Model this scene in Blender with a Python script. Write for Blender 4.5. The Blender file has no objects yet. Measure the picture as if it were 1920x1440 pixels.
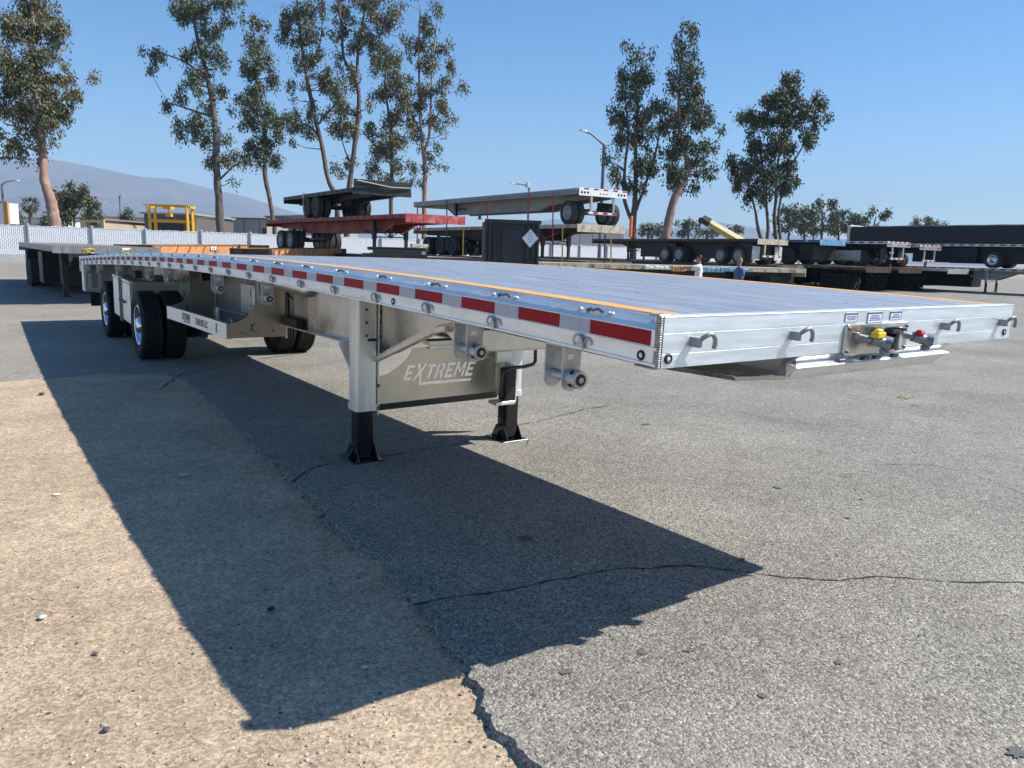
import bpy, bmesh, math, random
from math import sin, cos, pi, radians, hypot
from mathutils import Vector, Matrix, Euler, noise

C = bpy.context.scene.collection
SC = bpy.context.scene

# ------------------------------------------------------------------ camera, sky, sun, exposure
CAM = Vector((-1.8724, -1.8573, 1.6498))
CR = Vector((0.8195, -0.5725, 0.0271)).normalized()
CD = Vector((-0.0742, -0.1529, -0.9855))
CF = Vector((0.5683, 0.8056, -0.1677)).normalized()
CD = CF.cross(CR).normalized()
CR = CD.cross(CF).normalized()
FPX = 1445.67
cam_d = bpy.data.cameras.new('camera')
cam = bpy.data.objects.new('camera', cam_d)
C.objects.link(cam)
cam.matrix_world = Matrix(((CR.x, -CD.x, -CF.x, CAM.x), (CR.y, -CD.y, -CF.y, CAM.y), (CR.z, -CD.z, -CF.z, CAM.z), (0, 0, 0, 1)))
cam_d.sensor_width = 36.0
cam_d.lens = FPX / 1920 * 36.0
cam_d.clip_start = 0.05
cam_d.clip_end = 30000
SC.camera = cam

SUN = Vector((0.81, -0.485, 1.0)).normalized()
SUN_EL = math.asin(SUN.z)
SUN_ROT = math.atan2(SUN.x, SUN.y)
W = bpy.data.worlds.new('World')
SC.world = W
W.use_nodes = True
wn = W.node_tree.nodes
bg = wn['Background']
sky = wn.new('ShaderNodeTexSky')
sky.sky_type = 'NISHITA'
sky.sun_disc = False
sky.sun_elevation = SUN_EL
sky.sun_rotation = SUN_ROT
sky.altitude = 300
sky.air_density = 1.0
sky.dust_density = 0.3
sky.ozone_density = 4.0
hs = wn.new('ShaderNodeHueSaturation')
hs.inputs['Saturation'].default_value = 1.30
W.node_tree.links.new(sky.outputs[0], hs.inputs['Color'])
W.node_tree.links.new(hs.outputs[0], bg.inputs[0])
bg.inputs[1].default_value = 0.102
sun_d = bpy.data.lights.new('sun', 'SUN')
sun_d.energy = 5.0
sun_d.angle = radians(0.53)
sun_d.color = (1.0, 0.965, 0.90)
sun = bpy.data.objects.new('sun', sun_d)
C.objects.link(sun)
sun.rotation_euler = SUN.to_track_quat('Z', 'Y').to_euler()
sun.location = (0, 0, 30)
SC.view_settings.view_transform = 'Standard'
SC.view_settings.look = 'None'
SC.view_settings.gamma = 1.0
SC.view_settings.use_curve_mapping = False
SC.view_settings.exposure = 0.63
try:
    SC.cycles.use_denoising = True
    SC.cycles.max_bounces = 8
    SC.cycles.diffuse_bounces = 3
    SC.cycles.glossy_bounces = 3
    SC.cycles.transparent_max_bounces = 8
except Exception:
    pass

# ------------------------------------------------------------------ places read off the photograph, as points in the yard
def at(px, py, d):
    return CAM + (CR * ((px - 960) / FPX) + CD * ((py - 720) / FPX) + CF) * d
def gnd(px, py, z=0.0):
    v = CR * ((px - 960) / FPX) + CD * ((py - 720) / FPX) + CF
    return CAM + v * ((z - CAM.z) / v.z)

# ------------------------------------------------------------------ materials
MT = {}
def pm(name, col, rough=0.6, metal=0.0, var=0.18, scale=6.0, bump=0.0, bscale=None, stretch=None, coat=0.0, var2=None, rvar=0.0, spec=0.5, dirt=None, dirt_amt=0.0):
    """painted / metal / rubber surface: colour broken by noise at two scales, uneven gloss, fine relief"""
    if name in MT:
        return MT[name]
    m = bpy.data.materials.new(name)
    m.use_nodes = True
    n = m.node_tree.nodes
    l = m.node_tree.links
    b = n['Principled BSDF']
    tc = n.new('ShaderNodeTexCoord')
    mp = n.new('ShaderNodeMapping')
    l.new(tc.outputs['Object'], mp.inputs[0])
    if stretch:
        mp.inputs['Scale'].default_value = stretch
    ns = n.new('ShaderNodeTexNoise')
    ns.inputs['Scale'].default_value = scale
    ns.inputs['Detail'].default_value = 6
    ns.inputs['Roughness'].default_value = 0.65
    l.new(mp.outputs[0], ns.inputs['Vector'])
    mr = n.new('ShaderNodeMapRange')
    mr.inputs[1].default_value = 0.3
    mr.inputs[2].default_value = 0.7
    mr.inputs[3].default_value = 1 - var
    mr.inputs[4].default_value = 1 + var
    l.new(ns.outputs[0], mr.inputs[0])
    mx = n.new('ShaderNodeMix')
    mx.data_type = 'RGBA'
    mx.blend_type = 'MULTIPLY'
    mx.inputs[0].default_value = 1
    mx.inputs[6].default_value = (*col, 1)
    l.new(mr.outputs[0], mx.inputs[7])
    out = mx.outputs[2]
    if dirt:
        n2 = n.new('ShaderNodeTexNoise')
        n2.inputs['Scale'].default_value = scale * 0.35
        n2.inputs['Detail'].default_value = 8
        n2.inputs['Roughness'].default_value = 0.7
        l.new(tc.outputs['Object'], n2.inputs['Vector'])
        r2 = n.new('ShaderNodeMapRange')
        r2.inputs[1].default_value = 0.5
        r2.inputs[2].default_value = 0.72
        r2.inputs[3].default_value = 0
        r2.inputs[4].default_value = dirt_amt
        l.new(n2.outputs[0], r2.inputs[0])
        m2 = n.new('ShaderNodeMix')
        m2.data_type = 'RGBA'
        l.new(r2.outputs[0], m2.inputs[0])
        l.new(out, m2.inputs[6])
        m2.inputs[7].default_value = (*dirt, 1)
        out = m2.outputs[2]
    l.new(out, b.inputs['Base Color'])
    b.inputs['Metallic'].default_value = metal
    b.inputs['Specular IOR Level'].default_value = spec
    if rvar:
        rr = n.new('ShaderNodeMapRange')
        rr.inputs[1].default_value = 0.3
        rr.inputs[2].default_value = 0.7
        rr.inputs[3].default_value = max(0.03, rough - rvar)
        rr.inputs[4].default_value = min(1, rough + rvar)
        l.new(ns.outputs[0], rr.inputs[0])
        l.new(rr.outputs[0], b.inputs['Roughness'])
    else:
        b.inputs['Roughness'].default_value = rough
    if coat:
        b.inputs['Coat Weight'].default_value = coat
        b.inputs['Coat Roughness'].default_value = 0.1
    if bump:
        nb = n.new('ShaderNodeTexNoise')
        nb.inputs['Scale'].default_value = bscale or scale * 8
        nb.inputs['Detail'].default_value = 4
        l.new(mp.outputs[0], nb.inputs['Vector'])
        bp = n.new('ShaderNodeBump')
        bp.inputs['Strength'].default_value = 1
        bp.inputs['Distance'].default_value = bump
        l.new(nb.outputs[0], bp.inputs['Height'])
        l.new(bp.outputs[0], b.inputs['Normal'])
    MT[name] = m
    return m

ALU = pm('brushed_aluminium', (0.86, 0.86, 0.84), 0.40, 0.60, 0.14, 5, 0.0004, 60, (6, 0.7, 6), rvar=0.14, dirt=(0.50, 0.48, 0.45), dirt_amt=0.45)
ALUX = pm('brushed_aluminium_header', (0.82, 0.85, 0.88), 0.46, 0.80, 0.07, 5, 0.0004, 60, (0.6, 6, 7), rvar=0.12)
ALUD = pm('deck_aluminium', (0.70, 0.685, 0.67), 0.46, 0.75, 0.12, 4, 0.00008, 50, (8, 0.5, 8), rvar=0.10)
ALUW = pm('welded_aluminium', (0.42, 0.41, 0.40), 0.55, 0.9, 0.35, 40, 0.002, 90)
PLATE = pm('mill_plate', (0.66, 0.645, 0.62), 0.32, 0.95, 0.20, 3, 0.0008, 30, rvar=0.16, dirt=(0.33, 0.31, 0.29), dirt_amt=0.45)
GALV = pm('galvanised_steel', (0.50, 0.51, 0.52), 0.5, 0.75, 0.22, 22, 0.0006, 120)
STEEL = pm('dark_steel', (0.16, 0.16, 0.17), 0.45, 0.7, 0.25, 18, 0.0005, 80)
BLACKP = pm('black_gloss_paint', (0.008, 0.008, 0.010), 0.22, 0.0, 0.2, 12, 0.0003, 40, coat=0.4)
BLACKM = pm('black_matt_paint', (0.014, 0.014, 0.016), 0.55, 0.0, 0.3, 8, 0.0008, 60)
RUBBER = pm('tyre_rubber', (0.011, 0.011, 0.012), 0.72, 0.0, 0.25, 14, 0.0008, 120, spec=0.35)
CHROME = pm('polished_alloy', (0.86, 0.87, 0.88), 0.12, 1.0, 0.05, 5)
ORANGEWOOD = pm('apitong_wood', (0.70, 0.36, 0.12), 0.6, 0.0, 0.30, 9, 0.0006, 60, (9, 0.6, 9))
REDT = pm('red_reflective_tape', (0.32, 0.003, 0.013), 0.55, 0.0, 0.12, 30, 0.0003, 400, spec=0.25)
WHTT = pm('white_reflective_tape', (0.40, 0.44, 0.50), 0.40, 0.3, 0.10, 30, 0.0003, 400)
WHITE = pm('white_paint', (0.78, 0.78, 0.77), 0.5, 0, 0.06, 5, 0.0003, 40)
DECAL = pm('decal_white', (0.76, 0.77, 0.82), 0.4, 0, 0.04, 8)
DECALB = pm('decal_blue', (0.05, 0.07, 0.22), 0.4, 0, 0.08, 8)
DECALR = pm('decal_red', (0.5, 0.03, 0.05), 0.4, 0, 0.08, 8)
BLACKI = pm('black_print', (0.012, 0.012, 0.013), 0.5, 0, 0.1, 8)
YELL = pm('yellow_plastic', (0.80, 0.50, 0.01), 0.4, 0, 0.1, 12)
REDP = pm('red_plastic', (0.5, 0.02, 0.03), 0.4, 0, 0.1, 12)
LENS = pm('clear_lens', (0.75, 0.77, 0.78), 0.15, 0.2, 0.05, 8)
REDLENS = pm('red_lens', (0.35, 0.01, 0.01), 0.15, 0.0, 0.05, 8)

# ------------------------------------------------------------------ mesh helpers
class MB:
    def __init__(s):
        s.v = []; s.f = []; s.m = []; s.sm = []
    def add(s, vs, fs, mi=0, smooth=False):
        o = len(s.v)
        s.v += [tuple(q) for q in vs]
        for f in fs:
            s.f.append([i + o for i in f]); s.m.append(mi); s.sm.append(smooth)
        return s
    def box(s, x0, x1, y0, y1, z0, z1, mi=0, M=None):
        vs = [(x0, y0, z0), (x1, y0, z0), (x1, y1, z0), (x0, y1, z0), (x0, y0, z1), (x1, y0, z1), (x1, y1, z1), (x0, y1, z1)]
        if M is not None:
            vs = [M @ Vector(q) for q in vs]
        return s.add(vs, [(0, 3, 2, 1), (4, 5, 6, 7), (0, 1, 5, 4), (1, 2, 6, 5), (2, 3, 7, 6), (3, 0, 4, 7)], mi)
    def cbox(s, c, d, mi=0, M=None):
        return s.box(c[0] - d[0] / 2, c[0] + d[0] / 2, c[1] - d[1] / 2, c[1] + d[1] / 2, c[2] - d[2] / 2, c[2] + d[2] / 2, mi, M)
    def tube(s, pts, r, n=8, mi=0, caps=True, smooth=True):
        pts = [Vector(q) for q in pts]
        rs = r if isinstance(r, (list, tuple)) else [r] * len(pts)
        vs = []; fs = []
        up = None
        for i, q in enumerate(pts):
            t = (pts[min(i + 1, len(pts) - 1)] - pts[max(i - 1, 0)]).normalized()
            if up is None:
                up = Vector((0, 0, 1)) if abs(t.z) < 0.9 else Vector((1, 0, 0))
            a = t.cross(up)
            if a.length < 1e-4:
                a = t.orthogonal()
            a.normalize(); b = a.cross(t).normalized(); up = b
            for k in range(n):
                an = 2 * pi * k / n
                vs.append(q + (a * cos(an) + b * sin(an)) * rs[i])
        for i in range(len(pts) - 1):
            for k in range(n):
                k2 = (k + 1) % n
                fs.append((i * n + k, i * n + k2, (i + 1) * n + k2, (i + 1) * n + k))
        s.add(vs, fs, mi, smooth)
        if caps:
            o = len(pts) - 1
            s.add([vs[k] for k in range(n)], [tuple(range(n))], mi)
            s.add([vs[o * n + k] for k in range(n)], [tuple(reversed(range(n)))], mi)
        return s
    def cyl(s, p0, p1, r, n=12, mi=0, r2=None, smooth=True):
        return s.tube([p0, p1], [r, r if r2 is None else r2], n, mi, True, smooth)
    def lathe(s, prof, c, axis='x', n=24, mi=0, smooth=True, flip=False):
        """profile of (radius, along-axis) turned about the axis through c"""
        vs = []; fs = []
        for (r, a) in prof:
            for k in range(n):
                t = 2 * pi * k / n
                p = (a, r * cos(t), r * sin(t)) if axis == 'x' else ((r * cos(t), a, r * sin(t)) if axis == 'y' else (r * cos(t), r * sin(t), a))
                vs.append((p[0] + c[0], p[1] + c[1], p[2] + c[2]))
        for i in range(len(prof) - 1):
            for k in range(n):
                k2 = (k + 1) % n
                f = (i * n + k, i * n + k2, (i + 1) * n + k2, (i + 1) * n + k)
                fs.append(tuple(reversed(f)) if flip else f)
        return s.add(vs, fs, mi, smooth)
    def prism(s, poly, plane, a0, a1, mi=0):
        """polygon drawn in 'xy', 'xz' or 'yz' and given thickness along the third axis"""
        def mk(p, a):
            return (p[0], p[1], a) if plane == 'xy' else ((p[0], a, p[1]) if plane == 'xz' else (a, p[0], p[1]))
        n = len(poly)
        vs = [mk(p, a0) for p in poly] + [mk(p, a1) for p in poly]
        fs = [tuple(reversed(range(n))), tuple(range(n, 2 * n))]
        for i in range(n):
            j = (i + 1) % n
            fs.append((i, j, n + j, n + i))
        return s.add(vs, fs, mi)
    def sweep(s, prof, ys, zf, closed=True, mi=0, xf=None, smooth=False, caps=True):
        """section of (x, z) carried along y, its height following zf(y)"""
        n = len(prof); vs = []; fs = []
        for y in ys:
            for (x, z) in prof:
                vs.append((x if xf is None else xf(x, y), y, z + zf(y)))
        m = n if closed else n - 1
        for i in range(len(ys) - 1):
            for k in range(m):
                k2 = (k + 1) % n
                fs.append((i * n + k, (i + 1) * n + k, (i + 1) * n + k2, i * n + k2))
        if closed and caps:
            fs.append(tuple(range(n))); fs.append(tuple(reversed(range((len(ys) - 1) * n, len(ys) * n))))
        return s.add(vs, fs, mi, smooth)
    def mesh(s, name, mats):
        me = bpy.data.meshes.new(name)
        me.from_pydata(s.v, [], s.f)
        for m in (mats if isinstance(mats, (list, tuple)) else [mats]):
            me.materials.append(m)
        me.polygons.foreach_set('material_index', s.m)
        me.polygons.foreach_set('use_smooth', s.sm)
        me.update()
        bm = bmesh.new(); bm.from_mesh(me)
        bmesh.ops.recalc_face_normals(bm, faces=bm.faces)
        bm.to_mesh(me); bm.free()
        return me
    def build(s, name, mats, parent=None, loc=None, bevel=0.0):
        return link(name, s.mesh(name, mats), parent, loc, bevel)

def link(name, me, parent=None, loc=None, bevel=0.0):
    o = bpy.data.objects.new(name, me)
    C.objects.link(o)
    if parent is not None:
        o.parent = parent
    if loc is not None:
        o.location = loc
    if bevel:
        b = o.modifiers.new('bevel', 'BEVEL')
        b.width = bevel; b.segments = 1; b.limit_method = 'ANGLE'; b.angle_limit = radians(50)
    return o

def tag(o, label, cat, group=None, kind=None):
    if label: o['label'] = label
    if cat: o['category'] = cat
    if group: o['group'] = group
    if kind: o['kind'] = kind
    return o

def thing(name, label, cat, loc=(0, 0, 0), rotz=0.0, group=None, rotx=0.0):
    o = bpy.data.objects.new(name, None)
    C.objects.link(o)
    o.empty_display_size = 0.2
    o.location = loc
    o.rotation_euler = (rotx, 0, rotz)
    return tag(o, label, cat, group)

def copy_tree(o, parent=None):
    c = o.copy(); C.objects.link(c); c.parent = parent
    for ch in list(o.children):
        copy_tree(ch, c)
    return c

def setting(o):
    o['kind'] = 'structure'
    return o

_DG = None
def plate2d(outer, holes, t):
    """flat plate with real cut-outs: (outline, holes) filled and given thickness t; lies in xy"""
    cu = bpy.data.curves.new('plate', 'CURVE')
    cu.dimensions = '2D'; cu.fill_mode = 'BOTH'; cu.extrude = t / 2
    for poly in ([outer] if outer else []) + list(holes):
        sp = cu.splines.new('POLY')
        sp.points.add(len(poly) - 1)
        for i, q in enumerate(poly):
            sp.points[i].co = (q[0], q[1], 0, 1)
        sp.use_cyclic_u = True
    o = bpy.data.objects.new('plate', cu)
    C.objects.link(o)
    bpy.context.view_layer.update()
    dg = bpy.context.evaluated_depsgraph_get()
    me = bpy.data.meshes.new_from_object(o.evaluated_get(dg))
    bpy.data.objects.remove(o)
    bpy.data.curves.remove(cu)
    return me

def text_mesh(txt, size, shear=0.0, t=0.001):
    cu = bpy.data.curves.new('text', 'FONT')
    cu.body = txt; cu.size = size; cu.shear = shear; cu.extrude = t; cu.resolution_u = 3
    cu.align_x = 'LEFT'
    o = bpy.data.objects.new('text', cu)
    C.objects.link(o)
    bpy.context.view_layer.update()
    me = bpy.data.meshes.new_from_object(o.evaluated_get(bpy.context.evaluated_depsgraph_get()))
    bpy.data.objects.remove(o)
    return me

def place_mesh(name, me, mat, parent, M):
    me.transform(M)
    me.materials.clear(); me.materials.append(mat)
    return link(name, me, parent)

# letters of the cut-out lettering, drawn as stencil outlines one unit high
LET = {
    'E': (0.60, [[(0, 0), (.6, 0), (.6, .2), (.22, .2), (.22, .4), (.52, .4), (.52, .6), (.22, .6), (.22, .8), (.6, .8), (.6, 1), (0, 1)]]),
    'T': (0.62, [[(.2, 0), (.42, 0), (.42, .8), (.62, .8), (.62, 1), (0, 1), (0, .8), (.2, .8)]]),
    'R': (0.66, [[(0, 0), (.2, 0), (.2, 1), (0, 1)], [(.26, 1), (.5, 1), (.62, .88), (.62, .52), (.52, .42), (.66, 0), (.44, 0), (.34, .38), (.26, .38), (.26, .55), (.42, .55), (.42, .82), (.26, .82)]]),
    'M': (0.80, [[(0, 0), (.2, 0), (.2, .6), (.4, .2), (.6, .6), (.6, 0), (.8, 0), (.8, 1), (.6, 1), (.4, .55), (.2, 1), (0, 1)]]),
    'X': (0.76, [[(-.04, -.02), (.22, -.02), (.38, .3), (.56, -.36), (4.55, -.36), (4.6, -.16), (.72, -.16), (.52, .5), (.78, 1.06), (.54, 1.06), (.38, .7), (.26, 1.06), (.0, 1.06), (.26, .5)]]),
    'x': (0.76, [[(0, 0), (.22, 0), (.38, .32), (.56, -.12), (1.1, -.12), (1.1, .02), (.66, .02), (.5, .5), (.76, 1), (.54, 1), (.38, .7), (.24, 1), (0, 1), (.26, .5)]]),
}
def lettering(word, h, x0, z0, slant=0.22, pitch=None):
    out = []; x = 0.0
    for ch in word:
        w, polys = LET[ch]
        for p in polys:
            out.append([(x0 + (x + a + slant * b) * h, z0 + b * h) for a, b in p])
        x += w + 0.10
    return out
# ================================================================== the aluminium flatbed trailer in front
TH = 0.03
PVY = 3.74
def T(y):          # top of the cambered deck above the trailer's own datum
    return 7.5427e-05 * y ** 3 - 3.948158e-03 * y ** 2 + 7.484238e-03 * y + 1.565041
LEN = 16.08
WID = 2.59
trailer = thing('flatbed_trailer', 'long new silver aluminium flatbed trailer in the foreground, with red and white reflective tape', 'flatbed trailer',
                (0, PVY - PVY * cos(TH), -PVY * sin(TH)), rotx=TH)
TR = trailer
YS = [LEN * i / 96 for i in range(97)]

def part(mb, name, mats, bevel=0.0, parent=None):
    return mb.build(name, mats, parent or TR, None, bevel)

# side rails
RAIL = [(0.0, -0.046), (0.0, -0.103), (-0.006, -0.104), (-0.006, -0.113), (0.0, -0.115), (0.0, -0.158), (-0.008, -0.160), (-0.008, -0.168),
        (0.07, -0.168), (0.07, -0.158), (0.012, -0.155), (0.012, -0.06), (0.058, -0.02), (0.066, -0.02), (0.066, -0.002), (0.052, 0.0), (0.046, -0.006), (0.040, -0.004), (0.034, -0.010), (0.012, -0.030)]
for sgn in (0, 1):
    pr = RAIL if not sgn else [(WID - x, z) for x, z in reversed(RAIL)]
    part(MB().sweep(pr, YS, T), 'side_rail', ALU)

# reflective tape, strip by strip
def tape(y0, y1, mat, name):
    m = MB(); zc = -0.0505
    n = 3
    for i in range(n):
        a = y0 + (y1 - y0) * i / n; b = y0 + (y1 - y0) * (i + 1) / n
        za, zb = T(a), T(b)
        t, bt = -0.0495, -0.1005
        m.add([(-0.0015, a, za + t), (-0.0015, b, zb + t), (-0.0015, b, zb + bt), (-0.0015, a, za + bt),
               (0.0005, a, za + t), (0.0005, b, zb + t), (0.0005, b, zb + bt), (0.0005, a, za + bt)],
              [(0, 1, 2, 3), (0, 4, 5, 1), (3, 2, 6, 7)] + ([(0, 3, 7, 4)] if i == 0 else []) + ([(1, 5, 6, 2)] if i == n - 1 else []))
    part(m, name, mat)
for i in range(36):
    yr = 0.0714 + 0.4572 * i; yl = yr + 0.2794
    if yl > LEN - 0.05:
        break
    tape(0.035 if i == 0 else yr + 0.002, yl - 0.002, REDT, 'red_reflector')
    if yl + 0.178 < LEN - 0.03:
        tape(yl + 0.002, yr + 0.4572 - 0.002, WHTT, 'white_reflector')

# rope hooks on the lower lip and tie-down slots on the top chamfer, every 0.6 m
hook = MB()
hook.tube([(-0.006, -0.034, -0.026), (-0.014, -0.034, -0.01)] + [(-0.017, -0.012 + 0.024 * cos(a), 0.002 + 0.024 * sin(a)) for a in [radians(d) for d in range(160, -30, -24)]] + [(-0.006, 0.014, -0.016)], 0.0055, 6)
hook.box(-0.012, -0.001, -0.030, -0.012, -0.022, 0.022)
hook.tube([(-0.004, -0.055 + 0.022 * cos(a), -0.004 + 0.022 * sin(a)) for a in [radians(d) for d in range(-20, 200, 30)]], 0.003, 5)
hook_me = hook.mesh('rope_hook', GALV)
slot = MB()
nrm = Vector((-0.75, 0, 0.66)); tg = Vector((0.66, 0, 0.75))
def ch(u, y, h):        # point on the chamfer: u across, h above it
    p = Vector((0.012, 0, -0.030)) + tg * u + nrm * h
    return (p.x, y, p.z)
slot.tube([ch(0.012, -0.045, 0.004), ch(0.020, -0.02, 0.009), ch(0.012, 0.008, 0.007), ch(0.020, 0.03, 0.004), ch(0.010, 0.045, 0.003)], 0.0055, 6, 1)
for dy in (-0.09, -0.075, 0.085):
    slot.lathe([(0.0, 0.006), (0.006, 0.005), (0.009, 0.0)], ch(0.016, dy, 0.001), 'z', 8, 0)
for (a, b) in ((0.12, 0.19), (0.23, 0.26)):
    slot.add([ch(0.002, a, 0.0025), ch(0.024, a, 0.0025), ch(0.024, b, 0.0025), ch(0.002, b, 0.0025)], [(0, 1, 2, 3)], 2)  # white patches painted in as bright reflections on the chamfer
slot_me = slot.mesh('tie_down_slot', [ALU, STEEL, WHITE])
for k in range(27):
    y = 0.409 + 0.5975 * k
    if y > LEN - 0.1: break
    link('rope_hook', hook_me, TR, (0, y, T(y) - 0.137))
    link('tie_down_slot', slot_me, TR, (0, y - 0.06, T(y - 0.06)))

# decking: nine extruded planks, two strips of hardwood
def plank_profile(x0, x1, dip=0.0):
    pr = []
    n = 9; w = (x1 - x0 - 0.010) / n
    xs = x0 + 0.005
    for i in range(n):
        a = xs + i * w
        g = 0.008 if i in (0, 3, 6) else 0.0045
        pr += [(a + 0.002, -g), (a + 0.0055, 0.0), (a + w - 0.0055, 0.0), (a + w - 0.002, -0.0045)]
    return [(x0 + 0.002, -0.03), (x0 + 0.002, -0.012)] + pr + [(x1 - 0.002, -0.012), (x1 - 0.002, -0.03)]
YP = [0.012 + (LEN - 0.03) * (i / 96) ** 1.25 for i in range(97)]
px0 = 0.172; pw = (WID - 2 * px0) / 9
for i in range(9):
    part(MB().sweep(plank_profile(px0 + i * pw, px0 + (i + 1) * pw), YP, T), 'deck_plank', ALUD)
for x in (0.072, WID - 0.168):
    part(MB().sweep([(x, -0.03), (x, 0.001), (x + 0.096, 0.001), (x + 0.096, -0.03)], YP, T), 'nailer_strip', ORANGEWOOD)
dsc = MB()
rs = random.Random(3)
for j in range(50):
    y = 0.25 + j * 0.31
    if y > LEN - 0.2: break
    for i in range(9):
        for f in (0.24, 0.76):
            if rs.random() < 0.90: continue
            x = px0 + (i + f) * pw
            dsc.lathe([(0.0, 0.0022), (0.006, 0.0018), (0.009, 0.0002)], (x, y, T(y)), 'z', 6)
so = part(dsc, 'deck_screws', CHROME); so['kind'] = 'stuff'

# front header: an extruded face with shallow lines, a top lip, welded end posts
HZ1 = T(0) + 0.004; HZ0 = T(0) - 0.172
hd = [(-0.012, HZ0), (0.012, HZ0), (0.012, HZ1 - 0.02), (0.034, HZ1 - 0.02), (0.034, HZ1), (-0.012, HZ1), (-0.0135, HZ1 - 0.003), (-0.012, HZ1 - 0.007)]
for zz in (HZ1 - 0.058, HZ1 - 0.128):
    hd += [(-0.012, zz + 0.0025), (-0.0115, zz + 0.0015), (-0.0115, zz - 0.0005), (-0.012, zz - 0.0015)]
m = MB()
n = len(hd)
vs = [(x, y, z) for x in (0.010, WID - 0.010) for (y, z) in hd]
m.add(vs, [tuple(range(n)), tuple(reversed(range(n, 2 * n)))] + [(i, (i + 1) % n, n + (i + 1) % n, n + i) for i in range(n)])
part(m, 'front_header', ALUX)
for x in (0.0, WID - 0.014):
    m = MB()
    rw = random.Random(5)
    for k in range(22):
        z0 = HZ0 - 0.003 + (HZ1 - HZ0 + 0.002) * k / 22
        e = rw.uniform(-0.002, 0.003)
        m.box(x - 0.004 + e * 0.5, x + 0.010, -0.010, 0.016 + e, z0, z0 + (HZ1 - HZ0) / 22 + 0.0005)
    part(m, 'corner_weld', ALUW, 0.002)
m = MB(); m.box(-0.004, 0.05, 0.0, 0.05, HZ1 - 0.004, HZ1 + 0.004); m.box(-0.008, 0.035, 0.004, 0.10, HZ0 - 0.006, HZ0)
part(m, 'corner_cap', ALUW, 0.002)

# hooks on the header
hk = MB()
hk.tube([(-0.018, 0.012, 0.0), (-0.016, -0.030, 0.006), (-0.008, -0.044, 0.020), (0.010, -0.05, 0.030), (0.028, -0.05, 0.026), (0.040, -0.05, 0.010), (0.041, -0.05, -0.008), (0.036, -0.05, -0.022)], 0.0085, 8)
hk.box(-0.030, -0.012, -0.038, 0.012, -0.018, 0.016)
hk_me = hk.mesh('header_hook', pm('hook_steel', (0.30, 0.30, 0.31), 0.5, 0.6, 0.2, 25))
for x in (0.171, 0.729, 1.876, 2.465):
    link('header_hook', hk_me, TR, (x, -0.012, HZ1 - 0.088))

# marker lamps
def marker(x, y, z, face):
    ax = 'x' if face == 'side' else 'y'
    ring = MB().lathe([(0.010, -0.002), (0.011, -0.006), (0.017, -0.005), (0.0185, 0.0)], (x, y, z), ax, 16)
    o = part(ring, 'marker_lamp', BLACKM)
    MB().lathe([(0.0, -0.006), (0.006, -0.0055), (0.0105, -0.002)], (x, y, z), ax, 12).build('lens', LENS, o)
marker(0.0, 0.075, T(0.07) - 0.139, 'side')
marker(0.0, 1.97, T(1.97) - 0.137, 'side')
marker(0.040, -0.012, HZ0 + 0.032, 'front')
marker(WID - 0.075, -0.012, HZ0 + 0.034, 'front')

# gladhand plate with its couplings
gx0, gx1, gz0, gz1 = 1.056, 1.535, HZ0 - 0.012, HZ1 - 0.058
def rrect(x0, x1, z0, z1, r, n=4):
    out = []
    for cx, cz, a0 in ((x1 - r, z0 + r, -90), (x1 - r, z1 - r, 0), (x0 + r, z1 - r, 90), (x0 + r, z0 + r, 180)):
        for k in range(n + 1):
            a = radians(a0 + 90 * k / n)
            out.append((cx + r * cos(a), cz + r * sin(a)))
    return out
gp = part(MB().prism(rrect(gx0, gx1, gz0, gz1, 0.016), 'xz', -0.026, -0.013), 'coupling_plate', PLATE, 0.002)
bl = MB()
for x in (gx0 + 0.018, gx1 - 0.018):
    for z in (gz0 + 0.018, gz1 - 0.018):
        bl.lathe([(0, -0.034), (0.006, -0.033), (0.008, -0.026)], (x, 0, z), 'y', 8)
bl.build('bolt', STEEL, gp)
gcz = (gz0 + gz1) / 2 - 0.002
def gladhand(x, tilt, cap, name):
    g = MB()
    g.cyl((x - 0.05 * tilt, -0.026, gcz + 0.014), (x - 0.01 * tilt, -0.070, gcz + 0.004), 0.016, 10)
    g.cyl((x - 0.02 * tilt, -0.066, gcz + 0.006), (x + 0.05 * tilt, -0.098, gcz - 0.008), 0.021, 10, 0, 0.026)
    g.cyl((x + 0.045 * tilt, -0.090, gcz - 0.008), (x + 0.058 * tilt, -0.116, gcz - 0.014), 0.033, 14)
    g.cyl((x + 0.057 * tilt, -0.114, gcz - 0.0135), (x + 0.060 * tilt, -0.120, gcz - 0.0145), 0.020, 12, 1)
    g.box(x + 0.03 * tilt - 0.010, x + 0.03 * tilt + 0.03, -0.108, -0.086, gcz - 0.052, gcz - 0.030)
    g.box(x - 0.07 * tilt - 0.012, x - 0.07 * tilt + 0.012, -0.040, -0.026, gcz + 0.004, gcz + 0.034)
    o = part(g, 'gladhand', [pm('cast_metal', (0.26, 0.26, 0.27), 0.42, 0.8, 0.25, 30, 0.0006, 90), BLACKM], 0.002)
    c = MB(); k_ = 1.0 if cap is YELL else 0.6
    c.box(x - 0.03 * k_, x + 0.03 * k_, -0.104, -0.070, gcz + 0.016, gcz + 0.016 + 0.024 * k_)
    c.prism([(x - 0.026 * k_, gcz + 0.016 + 0.024 * k_), (x + 0.026 * k_, gcz + 0.016 + 0.024 * k_), (x + 0.010 * k_, gcz + 0.016 + 0.038 * k_), (x - 0.016 * k_, gcz + 0.016 + 0.034 * k_)], 'xz', -0.10, -0.074)
    c.build(name, cap, o, None, 0.003)
    return o
gladhand(1.19, 1.0, YELL, 'yellow_tag')
o = gladhand(1.52, 1.0, REDP, 'red_tag')
sk = MB()
sk.cyl((1.335, -0.024, gcz + 0.006), (1.345, -0.085, gcz + 0.0), 0.041, 18)
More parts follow.
